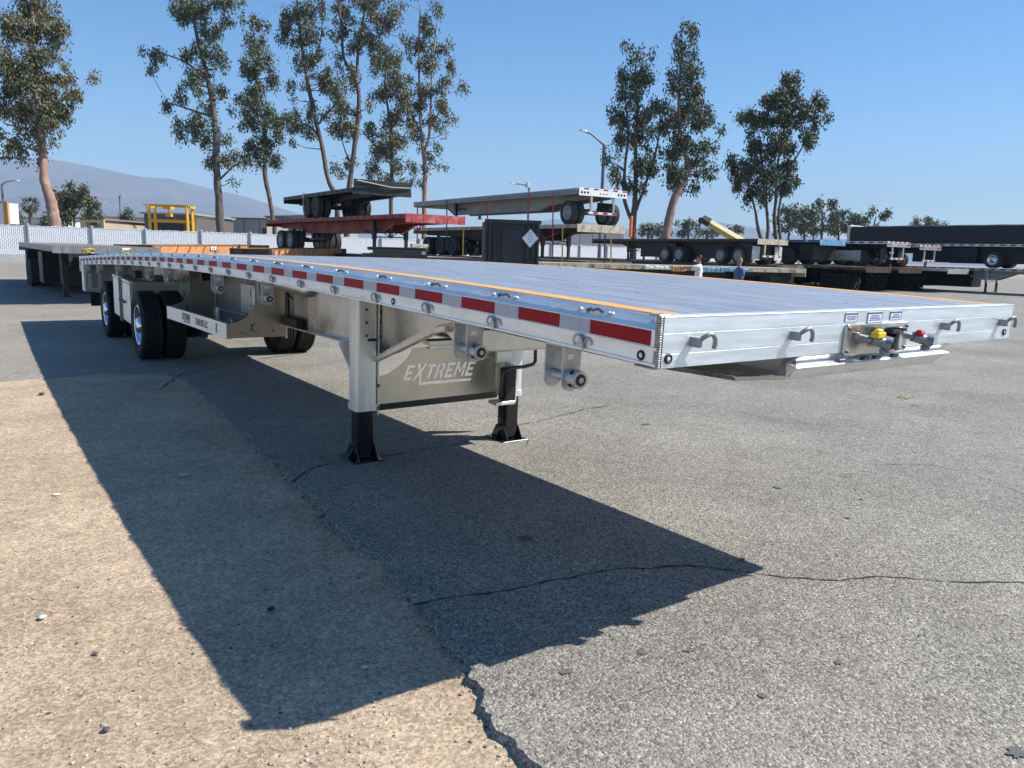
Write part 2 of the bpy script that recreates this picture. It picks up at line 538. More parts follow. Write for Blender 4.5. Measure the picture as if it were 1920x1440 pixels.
sk.cyl((1.345, -0.085, gcz + 0.0), (1.348, -0.097, gcz - 0.001), 0.044, 18, 1)
sk.cyl((1.348, -0.095, gcz - 0.001), (1.349, -0.0985, gcz - 0.001), 0.034, 18, 2)
o = part(sk, 'electrical_socket', [BLACKM, STEEL, GALV], 0.002)
lid = MB(); lid.box(1.275, 1.330, -0.10, -0.028, gcz + 0.030, gcz + 0.048); lid.tube([(1.29, -0.06, gcz + 0.046), (1.33, -0.09, gcz + 0.054), (1.37, -0.10, gcz + 0.046)], 0.008, 6)
lid.build('socket_lid', BLACKP, o, None, 0.003)

# decals above the plate
for (x0, x1, hh, kc) in ((1.052, 1.142, 0.040, DECALB), (1.218, 1.328, 0.048, DECALB), (1.392, 1.484, 0.040, DECALR)):
    m = MB()
    z1 = HZ1 - 0.010; z0 = z1 - hh
    m.box(x0, x1, -0.0148, -0.0134, z0, z1)
    m.box(x0 + 0.003, x1 - 0.003, -0.0154, -0.0146, z1 - 0.009, z1 - 0.003, 1)
    m.box(x0, x1, -0.0154, -0.0146, z0, z0 + 0.0025, 1)
    for xx in (x0, x1 - 0.0025):
        m.box(xx, xx + 0.0025, -0.0153, -0.0146, z0 + 0.003, z1, 1)
    rr = random.Random(int(x0 * 100))
    z = z1 - 0.015
    while z > z0 + 0.008:
        w = (x1 - x0) * rr.uniform(0.5, 0.85); c = (x0 + x1) / 2
        m.box(c - w / 2, c + w / 2, -0.0154, -0.0146, z - 0.0028, z, 2 if rr.random() < 0.6 else 1)
        z -= 0.0065
    part(m, 'warning_decal', [DECAL, kc if kc is DECALB else DECALB, kc])

# nose pan (the turned-up front of the coupler plate)
nz = HZ0
m = MB()
P0 = [(0.52, 0.09), (0.74, 0.03), (1.94, 0.03), (2.03, 0.09), (2.20, 0.9), (2.20, 2.55), (0.42, 2.55), (0.42, 0.45)]
def ring(z, sc):
    return [(1.3 + (x - 1.3) * sc, max(y, 0.0) if y > 0.2 else y - 0.045 * (z > nz - 0.06), z) for x, y in P0]
n = len(P0)
r0 = ring(nz - 0.100, 0.97); r1 = ring(nz - 0.078, 1.0)
m.add(r0 + r1, [tuple(range(n)), tuple(reversed(range(n, 2 * n)))] + [(i, (i + 1) % n, n + (i + 1) % n, n + i) for i in range(n)])
part(m, 'coupler_plate', PLATE, 0.004)
m = MB()      # turned lip: a bright shelf with a sloping web behind and a dark apron below
lip = [(0.02, nz - 0.001), (-0.006, nz - 0.004), (0.016, nz - 0.030), (-0.030, nz - 0.036), (-0.034, nz - 0.042), (0.010, nz - 0.082), (0.06, nz - 0.082), (0.06, nz - 0.001)]
n = len(lip)
xa0, xa1 = 0.735, 1.975
m.add([(xa0 + (0.06 if z > nz - 0.02 else 0.0), y, z) for y, z in lip] + [(xa1 - (0.0 if z > nz - 0.02 else (0.05 if z > nz - 0.06 else 0.10)), y, z) for y, z in lip],
      [tuple(range(n)), tuple(reversed(range(n, 2 * n)))] + [(i, (i + 1) % n, n + (i + 1) % n, n + i) for i in range(n)])
part(m, 'nose_lip', ALU)
m = MB()
m.add([(0.735, -0.004, nz - 0.080), (0.735, -0.030, nz - 0.040), (0.795, 0.018, nz - 0.003), (0.800, 0.03, nz - 0.003), (0.740, 0.03, nz - 0.080)], [(0, 1, 2, 3, 4)])
part(m, 'nose_gusset', PLATE)
for x in (1.02, 1.20, 1.29, 1.43):
    part(MB().box(x, x + 0.045, -0.034, -0.012, nz - 0.036, nz - 0.022), 'lip_bolt', STEEL, 0.003)

# main beams
def zbot(y):
    if y < 2.2: return T(y) - 0.262
    if y < 2.7: return T(y) - 0.262 - 0.093 * (y - 2.2) / 0.5
    if y < 3.62: return T(y) - 0.355 - 0.335 * (y - 2.7) / 0.92
    if y < 12.9: return T(y) - 0.69
    return T(y) - 0.69 + 0.30 * min(1, (y - 12.9) / 2.5)
BY = sorted(set([0.05] + [0.05 + 0.4 * i for i in range(40)] + [2.2, 2.7, 3.62, 12.9, 15.4, LEN - 0.06]))
for bx in (0.79, 1.80):
    m = MB()
    vs = []
    for y in BY:
        vs += [(bx - 0.006, y, T(y) - 0.16), (bx - 0.006, y, zbot(y)), (bx + 0.006, y, T(y) - 0.16), (bx + 0.006, y, zbot(y))]
    fs = []
    for i in range(len(BY) - 1):
        o = 4 * i
        fs += [(o, o + 1, o + 5, o + 4), (o + 2, o + 6, o + 7, o + 3)]
    m.add(vs, fs)
    web = part(m, 'beam_web', PLATE)
    f = MB().sweep([(bx - 0.075, -0.007), (bx + 0.075, -0.007), (bx + 0.075, 0.007), (bx - 0.075, 0.007)], BY, zbot)
    part(f, 'beam_flange', PLATE)
    f = MB().sweep([(bx - 0.06, -0.182), (bx + 0.06, -0.182), (bx + 0.06, -0.168), (bx - 0.06, -0.168)], BY, T)
    part(f, 'beam_flange', PLATE)
    f = MB().sweep([(bx - 0.010, -0.302), (bx + 0.010, -0.302), (bx + 0.008, -0.295), (bx - 0.008, -0.295)], [y for y in BY if 3.0 < y < 14.5], T)
    f.build('weld_seam', PLATE, web)
    for y in (3.62, 5.2, 7.2, 9.2, 11.2):
        MB().box(bx - 0.065, bx + 0.065, y - 0.006, y + 0.006, zbot(y) + 0.007, T(y) - 0.182).build('web_stiffener', PLATE, web)
# parallel lower member of the gooseneck
f = MB().sweep([(0.66, -0.02), (0.70, -0.02), (0.70, 0.015), (0.66, 0.015)], [2.55, 2.7, 3.62, 3.75], lambda y: zbot(y) - 0.045)
part(f, 'gooseneck_rail', PLATE)
part(MB().prism([(2.3, T(2.3) - 0.36), (2.3, T(2.3) - 0.50), (2.36, T(2.3) - 0.52), (2.62, T(2.6) - 0.40)], 'yz', 0.70, 1.89), 'bolster', PLATE, 0.004)
# cross members
cm = MB()
cm.box(0.012, WID - 0.012, -0.004, 0.004, -0.158, -0.034); cm.box(0.012, WID - 0.012, -0.03, 0.03, -0.165, -0.156)
cm_me = cm.mesh('cross_member', PLATE)
for j in range(52):
    y = 0.12 + 0.305 * j
    if y > LEN - 0.1: break
    link('cross_member', cm_me, TR, (0, y, T(y)))

# landing gear
LY = 3.70
GZ = lambda y: -(y - PVY) * TH     # ground seen from the trailer's tilted datum
def rbox(x0, x1, y0, y1, z0, z1, r, mb, mi=0):
    out = []
    for cx, cy, a0 in ((x1 - r, y0 + r, -90), (x1 - r, y1 - r, 0), (x0 + r, y1 - r, 90), (x0 + r, y0 + r, 180)):
        for k in range(6):
            a = radians(a0 + 18 * k)
            out.append((cx + r * cos(a), cy + r * sin(a)))
    n = len(out)
    vs = [(x, y, z0) for x, y in out] + [(x, y, z1) for x, y in out]
    mb.add(vs, [(i, (i + 1) % n, n + (i + 1) % n, n + i) for i in range(n)], mi, True)
    mb.add(vs[:n], [tuple(reversed(range(n)))], mi); mb.add(vs[n:], [tuple(range(n))], mi)
for k, lx in enumerate((0.603, 2.005)):
    zt = T(LY) - 0.17
    m = MB()
    rbox(lx - 0.085, lx + 0.085, LY - 0.085, LY + 0.085, 0.43, zt, 0.028, m)
    rbox(lx - 0.092, lx + 0.092, LY - 0.092, LY + 0.092, 0.405, 0.455, 0.03, m)
    leg = part(m, 'landing_leg', pm('leg_alloy', (0.80, 0.79, 0.76), 0.40, 0.60, 0.10, 5, 0.0003, 50, (5, 5, 0.7), rvar=0.1))
    s = 1 if k == 0 else -1
    fin = MB(); xf = lx + s * 0.095
    fin.box(min(xf, xf + s * 0.012), max(xf, xf + s * 0.012), LY - 0.075, LY - 0.02, 0.36, zt)
    fin.box(min(xf, xf + s * 0.06), max(xf, xf + s * 0.06), LY - 0.05, LY - 0.038, 0.85, zt)
    fin.build('mounting_fin', ALU, leg, None, 0.003)
    bt = MB()
    for z in (0.42, 0.60, 0.985, 1.09, 1.17, 1.24):
        bt.lathe([(0, -0.016), (0.011, -0.014), (0.014, 0)], (xf + s * 0.03, LY - 0.05, z) if z > 0.8 else (xf + s * 0.004, LY - 0.075, z), 'y', 8)
    for z in (1.0, 1.10, 1.20):
        bt.lathe([(0, -0.012), (0.010, -0.010), (0.012, 0)], (lx - 0.01, LY - 0.086, z), 'y', 8)
    bt.build('bolt', STEEL, leg)
    MB().box(lx + 0.0, lx + 0.075, LY - 0.0875, LY - 0.085, 0.955, 0.975).build('maker_plate', BLACKI, leg)
    zb = GZ(LY)
    il = MB()
    rbox(lx - 0.068, lx + 0.068, LY - 0.068, LY + 0.068, zb + 0.03, 0.44, 0.014, il)
    il.build('inner_leg', BLACKP, leg)
    ft = MB()
    ft.box(lx - 0.135, lx + 0.135, LY - 0.145, LY + 0.145, zb + 0.001, zb + 0.013)
    for xx in (lx - 0.082, lx + 0.072):
        ft.prism([(LY - 0.135, zb + 0.012), (LY + 0.135, zb + 0.012), (LY + 0.06, zb + 0.13), (LY - 0.06, zb + 0.13)], 'yz', xx, xx + 0.010)
    ft.prism([(lx - 0.130, zb + 0.012), (lx - 0.082, zb + 0.012), (lx - 0.082, zb + 0.09)], 'xz', LY - 0.006, LY + 0.006)
    ft.prism([(lx + 0.130, zb + 0.012), (lx + 0.082, zb + 0.012), (lx + 0.082, zb + 0.09)], 'xz', LY - 0.006, LY + 0.006)
    ft.build('foot', BLACKP, leg, None, 0.003)
# crank handle and gearbox on the far leg
m = MB()
m.tube([(2.10, 3.46, 1.19), (2.10, 3.46, 0.80), (2.10, 3.455, 0.74), (2.075, 3.45, 0.715), (1.98, 3.45, 0.70), (1.86, 3.46, 0.695), (1.80, 3.47, 0.68), (1.775, 3.48, 0.64), (1.77, 3.49, 0.44)], 0.016, 10)
part(m, 'crank_handle', BLACKP)
m = MB(); m.box(1.83, 1.93, 3.50, 3.60, 0.40, 0.68)
part(m, 'gearbox', BLACKM, 0.008)
m = MB(); m.box(1.74, 1.94, 3.50, 3.625, 0.365, 0.395); m.box(1.935, 1.95, 3.50, 3.61, 0.38, 0.70)
part(m, 'gearbox_bracket', ALU, 0.003)
m = MB(); m.box(1.70, 2.16, 3.58, 3.612, 0.90, 0.98); m.box(1.78, 1.935, 3.575, 3.612, 0.72, 0.898)
part(m, 'leg_bracket', PLATE, 0.003)
m = MB(); m.prism([(1.70, 0.86), (2.24, 0.86), (2.24, 0.40), (2.10, 0.40), (2.02, 0.55)], 'xz', 3.88, 3.886)
part(m, 'side_gusset', ALU)

# the name plate between the legs, its lettering cut right through
PY = 3.82
def arc(cx, cz, r, a0, a1, n=10):
    return [(cx + r * cos(radians(a0 + (a1 - a0) * i / n)), cz + r * sin(radians(a0 + (a1 - a0) * i / n))) for i in range(n + 1)]
outer = [(0.70, 0.40), (1.99, 0.415), (1.99, 0.858), (1.36, 0.858), (1.10, 0.850)] + [(1.078, 0.80), (1.04, 0.752), (0.99, 0.710), (0.93, 0.672), (0.86, 0.642), (0.78, 0.625), (0.70, 0.618)]
holes = lettering('EXTREME', 0.128, 1.015, 0.577, 0.34)
xl = lettering('x', 0.088, 1.775, 0.735, 0.2)
me = plate2d(outer, holes + xl, 0.006)
plate_o = place_mesh('name_plate', me, pm('name_plate_alloy', (0.74, 0.66, 0.54), 0.40, 0.80, 0.12, 3, rvar=0.1), TR, Matrix(((1, 0, 0, 0), (0, 0, -1, PY), (0, 1, 0, 0), (0, 0, 0, 1))))
m = MB().add([(0.70, PY + 0.002, 0.40), (1.99, PY + 0.002, 0.415), (1.99, PY + 0.045, 0.345), (0.70, PY + 0.045, 0.335), (0.70, PY + 0.008, 0.404), (1.99, PY + 0.008, 0.419), (1.99, PY + 0.049, 0.345), (0.70, PY + 0.049, 0.335)],
             [(0, 1, 2, 3), (4, 7, 6, 5), (3, 2, 6, 7), (0, 3, 7, 4), (1, 5, 6, 2)])
part(m, 'lower_flange', pm('dark_grey_strip', (0.10, 0.10, 0.105), 0.5, 0.3, 0.15, 6))  # bent lower flange in an even dark grey
m = MB().prism([(0.476, 0.905), (0.49, 0.925), (0.66, 0.93), (0.66, 0.55), (0.585, 0.66)], 'xz', PY + 0.05, PY + 0.056)
part(m, 'side_gusset', ALU)
m = MB().box(1.24, 1.99, PY - 0.03, PY + 0.10, 0.866, 0.905); m.box(1.24, 1.99, PY - 0.03, PY - 0.022, 0.835, 0.866)
part(m, 'plate_support', PLATE, 0.003)

# winches under the side rail
wm = MB()
for y in (-0.056, 0.056):
    wm.prism([(0.0, -0.168), (0.09, -0.168), (0.09, -0.32)] + [(0.045 + 0.045 * cos(radians(a)), -0.31 + 0.045 * sin(radians(a))) for a in range(-20, -161, -20)] + [(0.0, -0.32)], 'xz', y - 0.004, y + 0.004)
wm.cyl((0.045, -0.056, -0.300), (0.045, 0.056, -0.300), 0.021, 14, 1)
wm.cyl((0.045, 0.059, -0.300), (0.045, 0.066, -0.300), 0.030, 14, 1)
wm.cyl((0.045, -0.118, -0.300), (0.045, -0.060, -0.300), 0.036, 16)
wm.cyl((0.045, -0.121, -0.300), (0.045, -0.1185, -0.300), 0.024, 12, 2)
wm.cyl((0.045, -0.1235, -0.300), (0.045, -0.1205, -0.300), 0.012, 8, 1)
for a in (40, 130, 220, 310):
    wm.cyl((0.045 + 0.036 * cos(radians(a)), -0.090, -0.300 + 0.036 * sin(radians(a))), (0.045 + 0.0385 * cos(radians(a)), -0.090, -0.300 + 0.0385 * sin(radians(a))), 0.010, 8, 2)
wm.box(0.0, 0.09, -0.056, 0.056, -0.178, -0.168)
wm.box(0.022, 0.052, -0.0612, -0.0598, -0.226, -0.205, 3)
wm_me = wm.mesh('strap_winch', [GALV, GALV, BLACKM, WHITE])
for y in (0.56, 1.275, 4.33, 5.75, 7.9, 9.05, 11.5, 13.6, 15.3):
    wo = link('strap_winch', wm_me, TR, (0.004, y, T(y)))
    b = wo.modifiers.new('bevel', 'BEVEL'); b.width = 0.002; b.segments = 1; b.limit_method = 'ANGLE'
# dunnage rack slung under the rail ahead of the axles
RY0, RY1 = 5.87, 8.60
rx = 0.15
def rz(y, o): return T(y) + o
m = MB()
yy = [RY0 + (RY1 - RY0) * i / 6 for i in range(7)]
m.sweep([(rx, -0.80), (rx + 0.006, -0.80), (rx + 0.006, -0.655), (rx, -0.655)], yy, T)
m.sweep([(rx - 0.004, -0.662), (rx + 0.03, -0.662), (rx + 0.03, -0.655), (rx - 0.004, -0.655)], yy, T)
m.sweep([(rx - 0.004, -0.808), (rx + 0.05, -0.808), (rx + 0.05, -0.80), (rx - 0.004, -0.80)], yy, T)
rack = part(m, 'dunnage_rack', ALU)
MB().sweep([(rx + 0.05, -0.80), (0.74, -0.80), (0.74, -0.794), (rx + 0.05, -0.794)], yy, T).build('rack_floor', PLATE, rack)
def fitted(xz):  # (y along rack, z offset) -> on the outer face, following the deck line; drawn reading from the rear end forward
    return xz
# lettering on the rack strip: dark cut lettering
lm = MB()
def strip_letters(word, h, ystart, zoff, slant=0.2):
    for p in lettering(word, h, 0, 0, slant):
        lm.add([(rx - 0.0022, ystart - a * 1.0, T(ystart - a) + zoff + b) for a, b in p], [tuple(range(len(p)))])
strip_letters('EXTREME', 0.072, 7.75, -0.755)
lm.build('cut_lettering', BLACKI, rack)
me = text_mesh('TRAILERS LLC', 0.105, 0.2, 0.0005)
yc = 7.13
sl = (T(yc - 0.6) - T(yc)) / 0.6
place_mesh('cut_lettering', me, BLACKI, rack, Matrix(((0, 0, -1, rx - 0.0025), (-0.86, 0, 0, yc), (sl * 0.86, 1, 0, T(yc) - 0.768), (0, 0, 0, 1))))
lm = MB(); strip_letters('x', 0.085, 6.28, -0.765); lm.build('cut_lettering', BLACKI, rack)
# end plates: full height beside the beam, swept down to the strip
for y in (RY0, RY1):
    o = T(y)
    ow = 0.17 - 0.0
    outl = [(rx, o - 0.80), (0.735, o - 0.80), (0.735, o - 0.19), (0.43, o - 0.19)] + [(0.16 + 0.27 * cos(radians(a)), o - 0.42 - 0.235 * sin(radians(a))) for a in range(0, 91, 10)] + [(rx, o - 0.655)]
    hl = lettering('x', 0.075, 0.36, o - 0.735, 0.2) + [[(0.30 + 0.012 * cos(k), o - 0.75 + 0.012 * sin(k)) for k in (0, 1, 2, 3, 4, 5)], [(0.60 + 0.012 * cos(k), o - 0.74 + 0.012 * sin(k)) for k in (0, 1, 2, 3, 4, 5)]]
    me = plate2d(outl, hl, 0.006)
    place_mesh('end_plate', me, pm('rack_plate', (0.52, 0.46, 0.38), 0.38, 1.0, 0.18, 3, rvar=0.12), rack, Matrix(((1, 0, 0, 0), (0, 0, -1, y), (0, 1, 0, 0), (0, 0, 0, 1))))
    me = MB().box(0.735, 0.745, y - 0.02, y + 0.02, o - 0.82, o - 0.19).build('end_rib', ALU, rack)
# inner panel with a blue mark, standing pipe, valve
m = MB(); m.sweep([(0.70, -0.655), (0.704, -0.655), (0.704, -0.33), (0.70, -0.33)], [6.0, 6.5, 7.0, 7.3], T)
ip = m.build('inner_panel', pm('inner_panel_alloy', (0.40, 0.43, 0.42), 0.40, 0.8, 0.08, 3), rack)
m = MB(); m.sweep([(0.735, -0.79), (0.741, -0.79), (0.741, -0.19), (0.735, -0.19)], [5.95, 6.6, 7.2, 7.9, 8.55], T)
m.build('back_plate', pm('back_plate_alloy', (0.20, 0.20, 0.185), 0.5, 0.8, 0.15, 3), rack)
lm = MB()
for p in lettering('EXTREME', 0.085, 0, 0, 0.2):
    lm.add([(0.698, 6.95 - a, T(6.6) - 0.47 + b) for a, b in p], [tuple(range(len(p)))])
lm.box(0.6975, 0.6985, 6.48, 6.98, T(6.6) - 0.575, T(6.6) - 0.565)
lm.build('maker_mark', DECALB, rack)
m = MB(); m.box(0.697, 0.699, 6.50, 6.86, T(6.6) - 0.545, T(6.6) - 0.375); m.build('mark_backing', DECAL, rack)
lm = MB()
for k, (yq, zq) in enumerate(((8.2, -0.55), (7.75, -0.57), (7.2, -0.62), (6.8, -0.66), (6.35, -0.66))):
    for p in lettering('x', 0.07, 0, 0, 0.2):
        lm.add([(0.733, yq - a, T(yq) + zq + b - 0.05) for a, b in p], [tuple(range(len(p)))])
lm.build('cut_mark', BLACKI, rack)
MB().cyl((0.45, 7.35, T(7.35) - 0.795), (0.45, 7.35, T(7.35) - 0.60), 0.022, 12).build('upright_tube', WHITE, rack)
m = MB(); m.tube([(0.50, 6.95, T(7) - 0.79), (0.50, 6.98, T(7) - 0.73), (0.50, 7.03, T(7) - 0.72)], 0.012, 8); m.build('valve_handle', WHITE, rack)
m = MB(); m.box(0.60, 0.73, 8.2, 8.45, T(8.3) - 0.33, T(8.3) - 0.24); m.cyl((0.6, 8.3, T(8.3) - 0.28), (0.5, 8.3, T(8.3) - 0.29), 0.05, 12)
part(m, 'brake_valve', BLACKM, 0.004)

# air tank just behind the landing gear
m = MB()
m.lathe([(0.0, -0.50), (0.05, -0.48), (0.080, -0.43), (0.086, -0.38), (0.086, 0.38), (0.080, 0.43), (0.05, 0.48), (0.0, 0.50)], (0.50, 4.95, T(4.95) - 0.225), 'y', 20)
part(m, 'air_tank', pm('tank_alloy', (0.72, 0.70, 0.65), 0.35, 0.9, 0.06, 4))
m = MB()
m.box(0.69, 0.77, 5.45, 5.83, zbot(5.6) + 0.012, zbot(5.6) + 0.10)
part(m, 'control_box', BLACKM, 0.006)
# black hose from the tank
m = MB(); m.tube([(0.70, 5.55, T(5.5) - 0.40), (0.70, 5.75, T(5.5) - 0.36), (0.70, 5.76, T(5.5) - 0.58), (0.70, 5.78, T(5.5) - 0.68)], 0.010, 6)
part(m, 'air_hose', BLACKM)

# ---------------------------------------------------------------- wheels (also used by every other trailer)
def tyre_mesh(r=0.49, w=0.28, mats=RUBBER, n=40):
    h = w / 2
    pr = [(r * 0.59, -h * 0.72), (r * 0.62, -h * 0.86), (r * 0.74, -h * 0.98), (r * 0.86, -h), (r * 0.95, -h * 0.93), (r * 0.985, -h * 0.80)]
    for k in range(5):
        c = -h * 0.62 + k * h * 0.31
        g = 0.016
        if k > 0:
            pass
        pr += [(r, c - h * 0.12), (r, c + h * 0.12)]
        if k < 4:
            pr += [(r - g, c + h * 0.13), (r - g, c + h * 0.18)]
    pr += [(r * 0.985, h * 0.80), (r * 0.95, h * 0.93), (r * 0.86, h), (r * 0.74, h * 0.98), (r * 0.62, h * 0.86), (r * 0.59, h * 0.72)]
    return MB().lathe(pr, (0, 0, 0), 'x', n).mesh('tyre', mats)
def rim_mesh(r, side, mats, dish=0.10, holes=10):
    """side -1: the outside faces -x"""
    s = side
    m = MB()
    m.lathe([(r, s * 0.115), (r * 0.97, s * 0.122), (r * 0.93, s * 0.115), (r * 0.90, s * (0.115 - dish * 0.6)), (r * 0.86, s * (0.115 - dish)), (r * 0.55, s * (0.125 - dish)), (r * 0.50, s * (0.130 - dish)), (r * 0.42, s * (0.130 - dish)), (r * 0.40, s * (0.21 - dish)), (r * 0.30, s * (0.24 - dish)), (0.0, s * (0.245 - dish))], (0, 0, 0), 'x', 28, 0)
    m.lathe([(r, s * 0.115), (r, -s * 0.10), (r * 0.9, -s * 0.10)], (0, 0, 0), 'x', 28, 0)
    for k in range(holes):
        a = 2 * pi * k / holes
        cy, cz = r * 0.72 * cos(a), r * 0.72 * sin(a)
        m.cyl((s * (0.108 - dish), cy, cz), (s * (0.126 - dish), cy, cz), r * 0.085, 8, 1)
        cy, cz = r * 0.46 * cos(a + 0.3), r * 0.46 * sin(a + 0.3)
        m.cyl((s * (0.125 - dish), cy, cz), (s * (0.160 - dish), cy, cz), r * 0.045, 6, 0)
    return m.mesh('rim', mats)
TYRE = tyre_mesh()
RIM_L = rim_mesh(0.29, -1, [CHROME, BLACKM]); RIM_R = rim_mesh(0.29, 1, [CHROME, BLACKM])
RIM_LB = rim_mesh(0.29, 1, [STEEL, BLACKM], 0.02); RIM_RB = rim_mesh(0.29, -1, [STEEL, BLACKM], 0.02)
def wheel(parent, x, y, z, rim, tyre=TYRE):
    w = link('wheel', tyre, parent, (x, y, z))
    link('rim', rim, w)
    return w
for wy in (10.2, 13.32):
    wz = GZ(wy) + 0.486
    for x, rm in ((0.185, RIM_L), (0.50, RIM_LB), (WID - 0.50, RIM_RB), (WID - 0.185, RIM_R)):
        wheel(TR, x, wy, wz, rm)
    m = MB(); m.cyl((0.3, wy, wz), (WID - 0.3, wy, wz), 0.065, 14)
    for x in (0.72, WID - 0.72):
        m.cyl((x, wy, wz), (x + (0.12 if x < 1 else -0.12), wy, wz), 0.20, 20)
    part(m, 'axle', BLACKM)
    for x in (0.82, WID - 0.82):
        m = MB()
        m.box(x - 0.05, x + 0.05, wy - 0.75, wy - 0.60, wz - 0.05, zbot(wy - 0.7) + 0.01)
        m.box(x - 0.04, x + 0.04, wy - 0.66, wy + 0.45, wz - 0.12, wz - 0.02)
        m.lathe([(0.0, 0.0), (0.13, 0.0), (0.14, 0.06), (0.12, 0.10), (0.14, 0.15), (0.11, 0.22), (0.0, 0.22)], (x, wy + 0.33, wz - 0.02), 'z', 16)
        part(m, 'suspension', BLACKM)

# tool box between the axles
TBY0, TBY1 = 10.93, 12.52
o0 = T(11.7)
m = MB(); m.box(0.112, 0.80, TBY0, TBY1, 0.20, 0.855)
tb = part(m, 'tool_box', pm('tool_box_shell', (0.45, 0.45, 0.43), 0.45, 0.7, 0.1, 4), 0.006)
for a, b in ((TBY0 + 0.02, (TBY0 + TBY1) / 2 - 0.04), ((TBY0 + TBY1) / 2 + 0.04, TBY1 - 0.02)):
    d = MB().box(0.096, 0.108, a, b, 0.22, 0.815).build('door', ALU, tb, None, 0.004)
m = MB()
for yq in ((TBY0 + TBY1) / 2 - 0.07, (TBY0 + TBY1) / 2 + 0.07):
    m.cyl((0.085, yq, 0.18), (0.085, yq, 0.86), 0.014, 8)
    for z in (0.25, 0.5, 0.78):
        m.box(0.08, 0.10, yq - 0.03, yq + 0.03, z - 0.02, z + 0.02)
m.build('lock_rod', STEEL, tb)
m = MB(); m.box(0.06, 0.085, 11.30, 11.78, 0.50, 0.525); m.build('door_handle', BLACKM, tb)
m = MB(); m.box(0.09, 0.14, TBY0 - 0.005, TBY1 + 0.005, 0.83, 0.862); m.build('box_lid', ALU, tb)
m = MB()
for k in range(6):
    m.box(0.30, 0.36, 10.98 + k * 0.17, 11.05 + k * 0.17, 0.862, T(11.6) - 0.17)
part(m, 'box_hanger', ALUW)
m = MB(); m.box(0.20, 0.46, 11.05, 11.30, 0.90, 1.0); part(m, 'lamp_housing', BLACKM, 0.004)

# rear mudflap board and end frame
ye = 15.62
m = MB(); m.box(0.04, 1.00, ye, ye + 0.012, 0.30, T(ye) - 0.18); fl = part(m, 'flap_board', pm('grey_flap_board', (0.30, 0.31, 0.31), 0.55, 0.3, 0.1, 4))
m = MB()
for x in (0.09, 0.26):
    m.box(x, x + 0.06, ye - 0.03, ye, 0.36, T(ye) - 0.2)
m.box(0.14, 0.30, ye - 0.05, ye, 0.34, 0.38)
m.build('flap_strap', GALV, fl, None, 0.003)
m = MB(); m.box(0.11, 0.96, ye - 0.004, ye + 0.008, 0.02, 0.295)
m.build('rubber_flap', RUBBER, fl)
m = MB(); m.box(0.02, 0.10, 15.75, 16.02, 0.30, T(15.9) - 0.165); m.box(WID - 0.10, WID - 0.02, 15.75, 16.02, 0.30, T(15.9) - 0.165)
part(m, 'end_post', ALU, 0.004)
m = MB(); m.box(0.0, WID, LEN - 0.01, LEN + 0.03, T(LEN) - 0.30, T(LEN) - 0.004)
part(m, 'rear_header', ALU, 0.004)

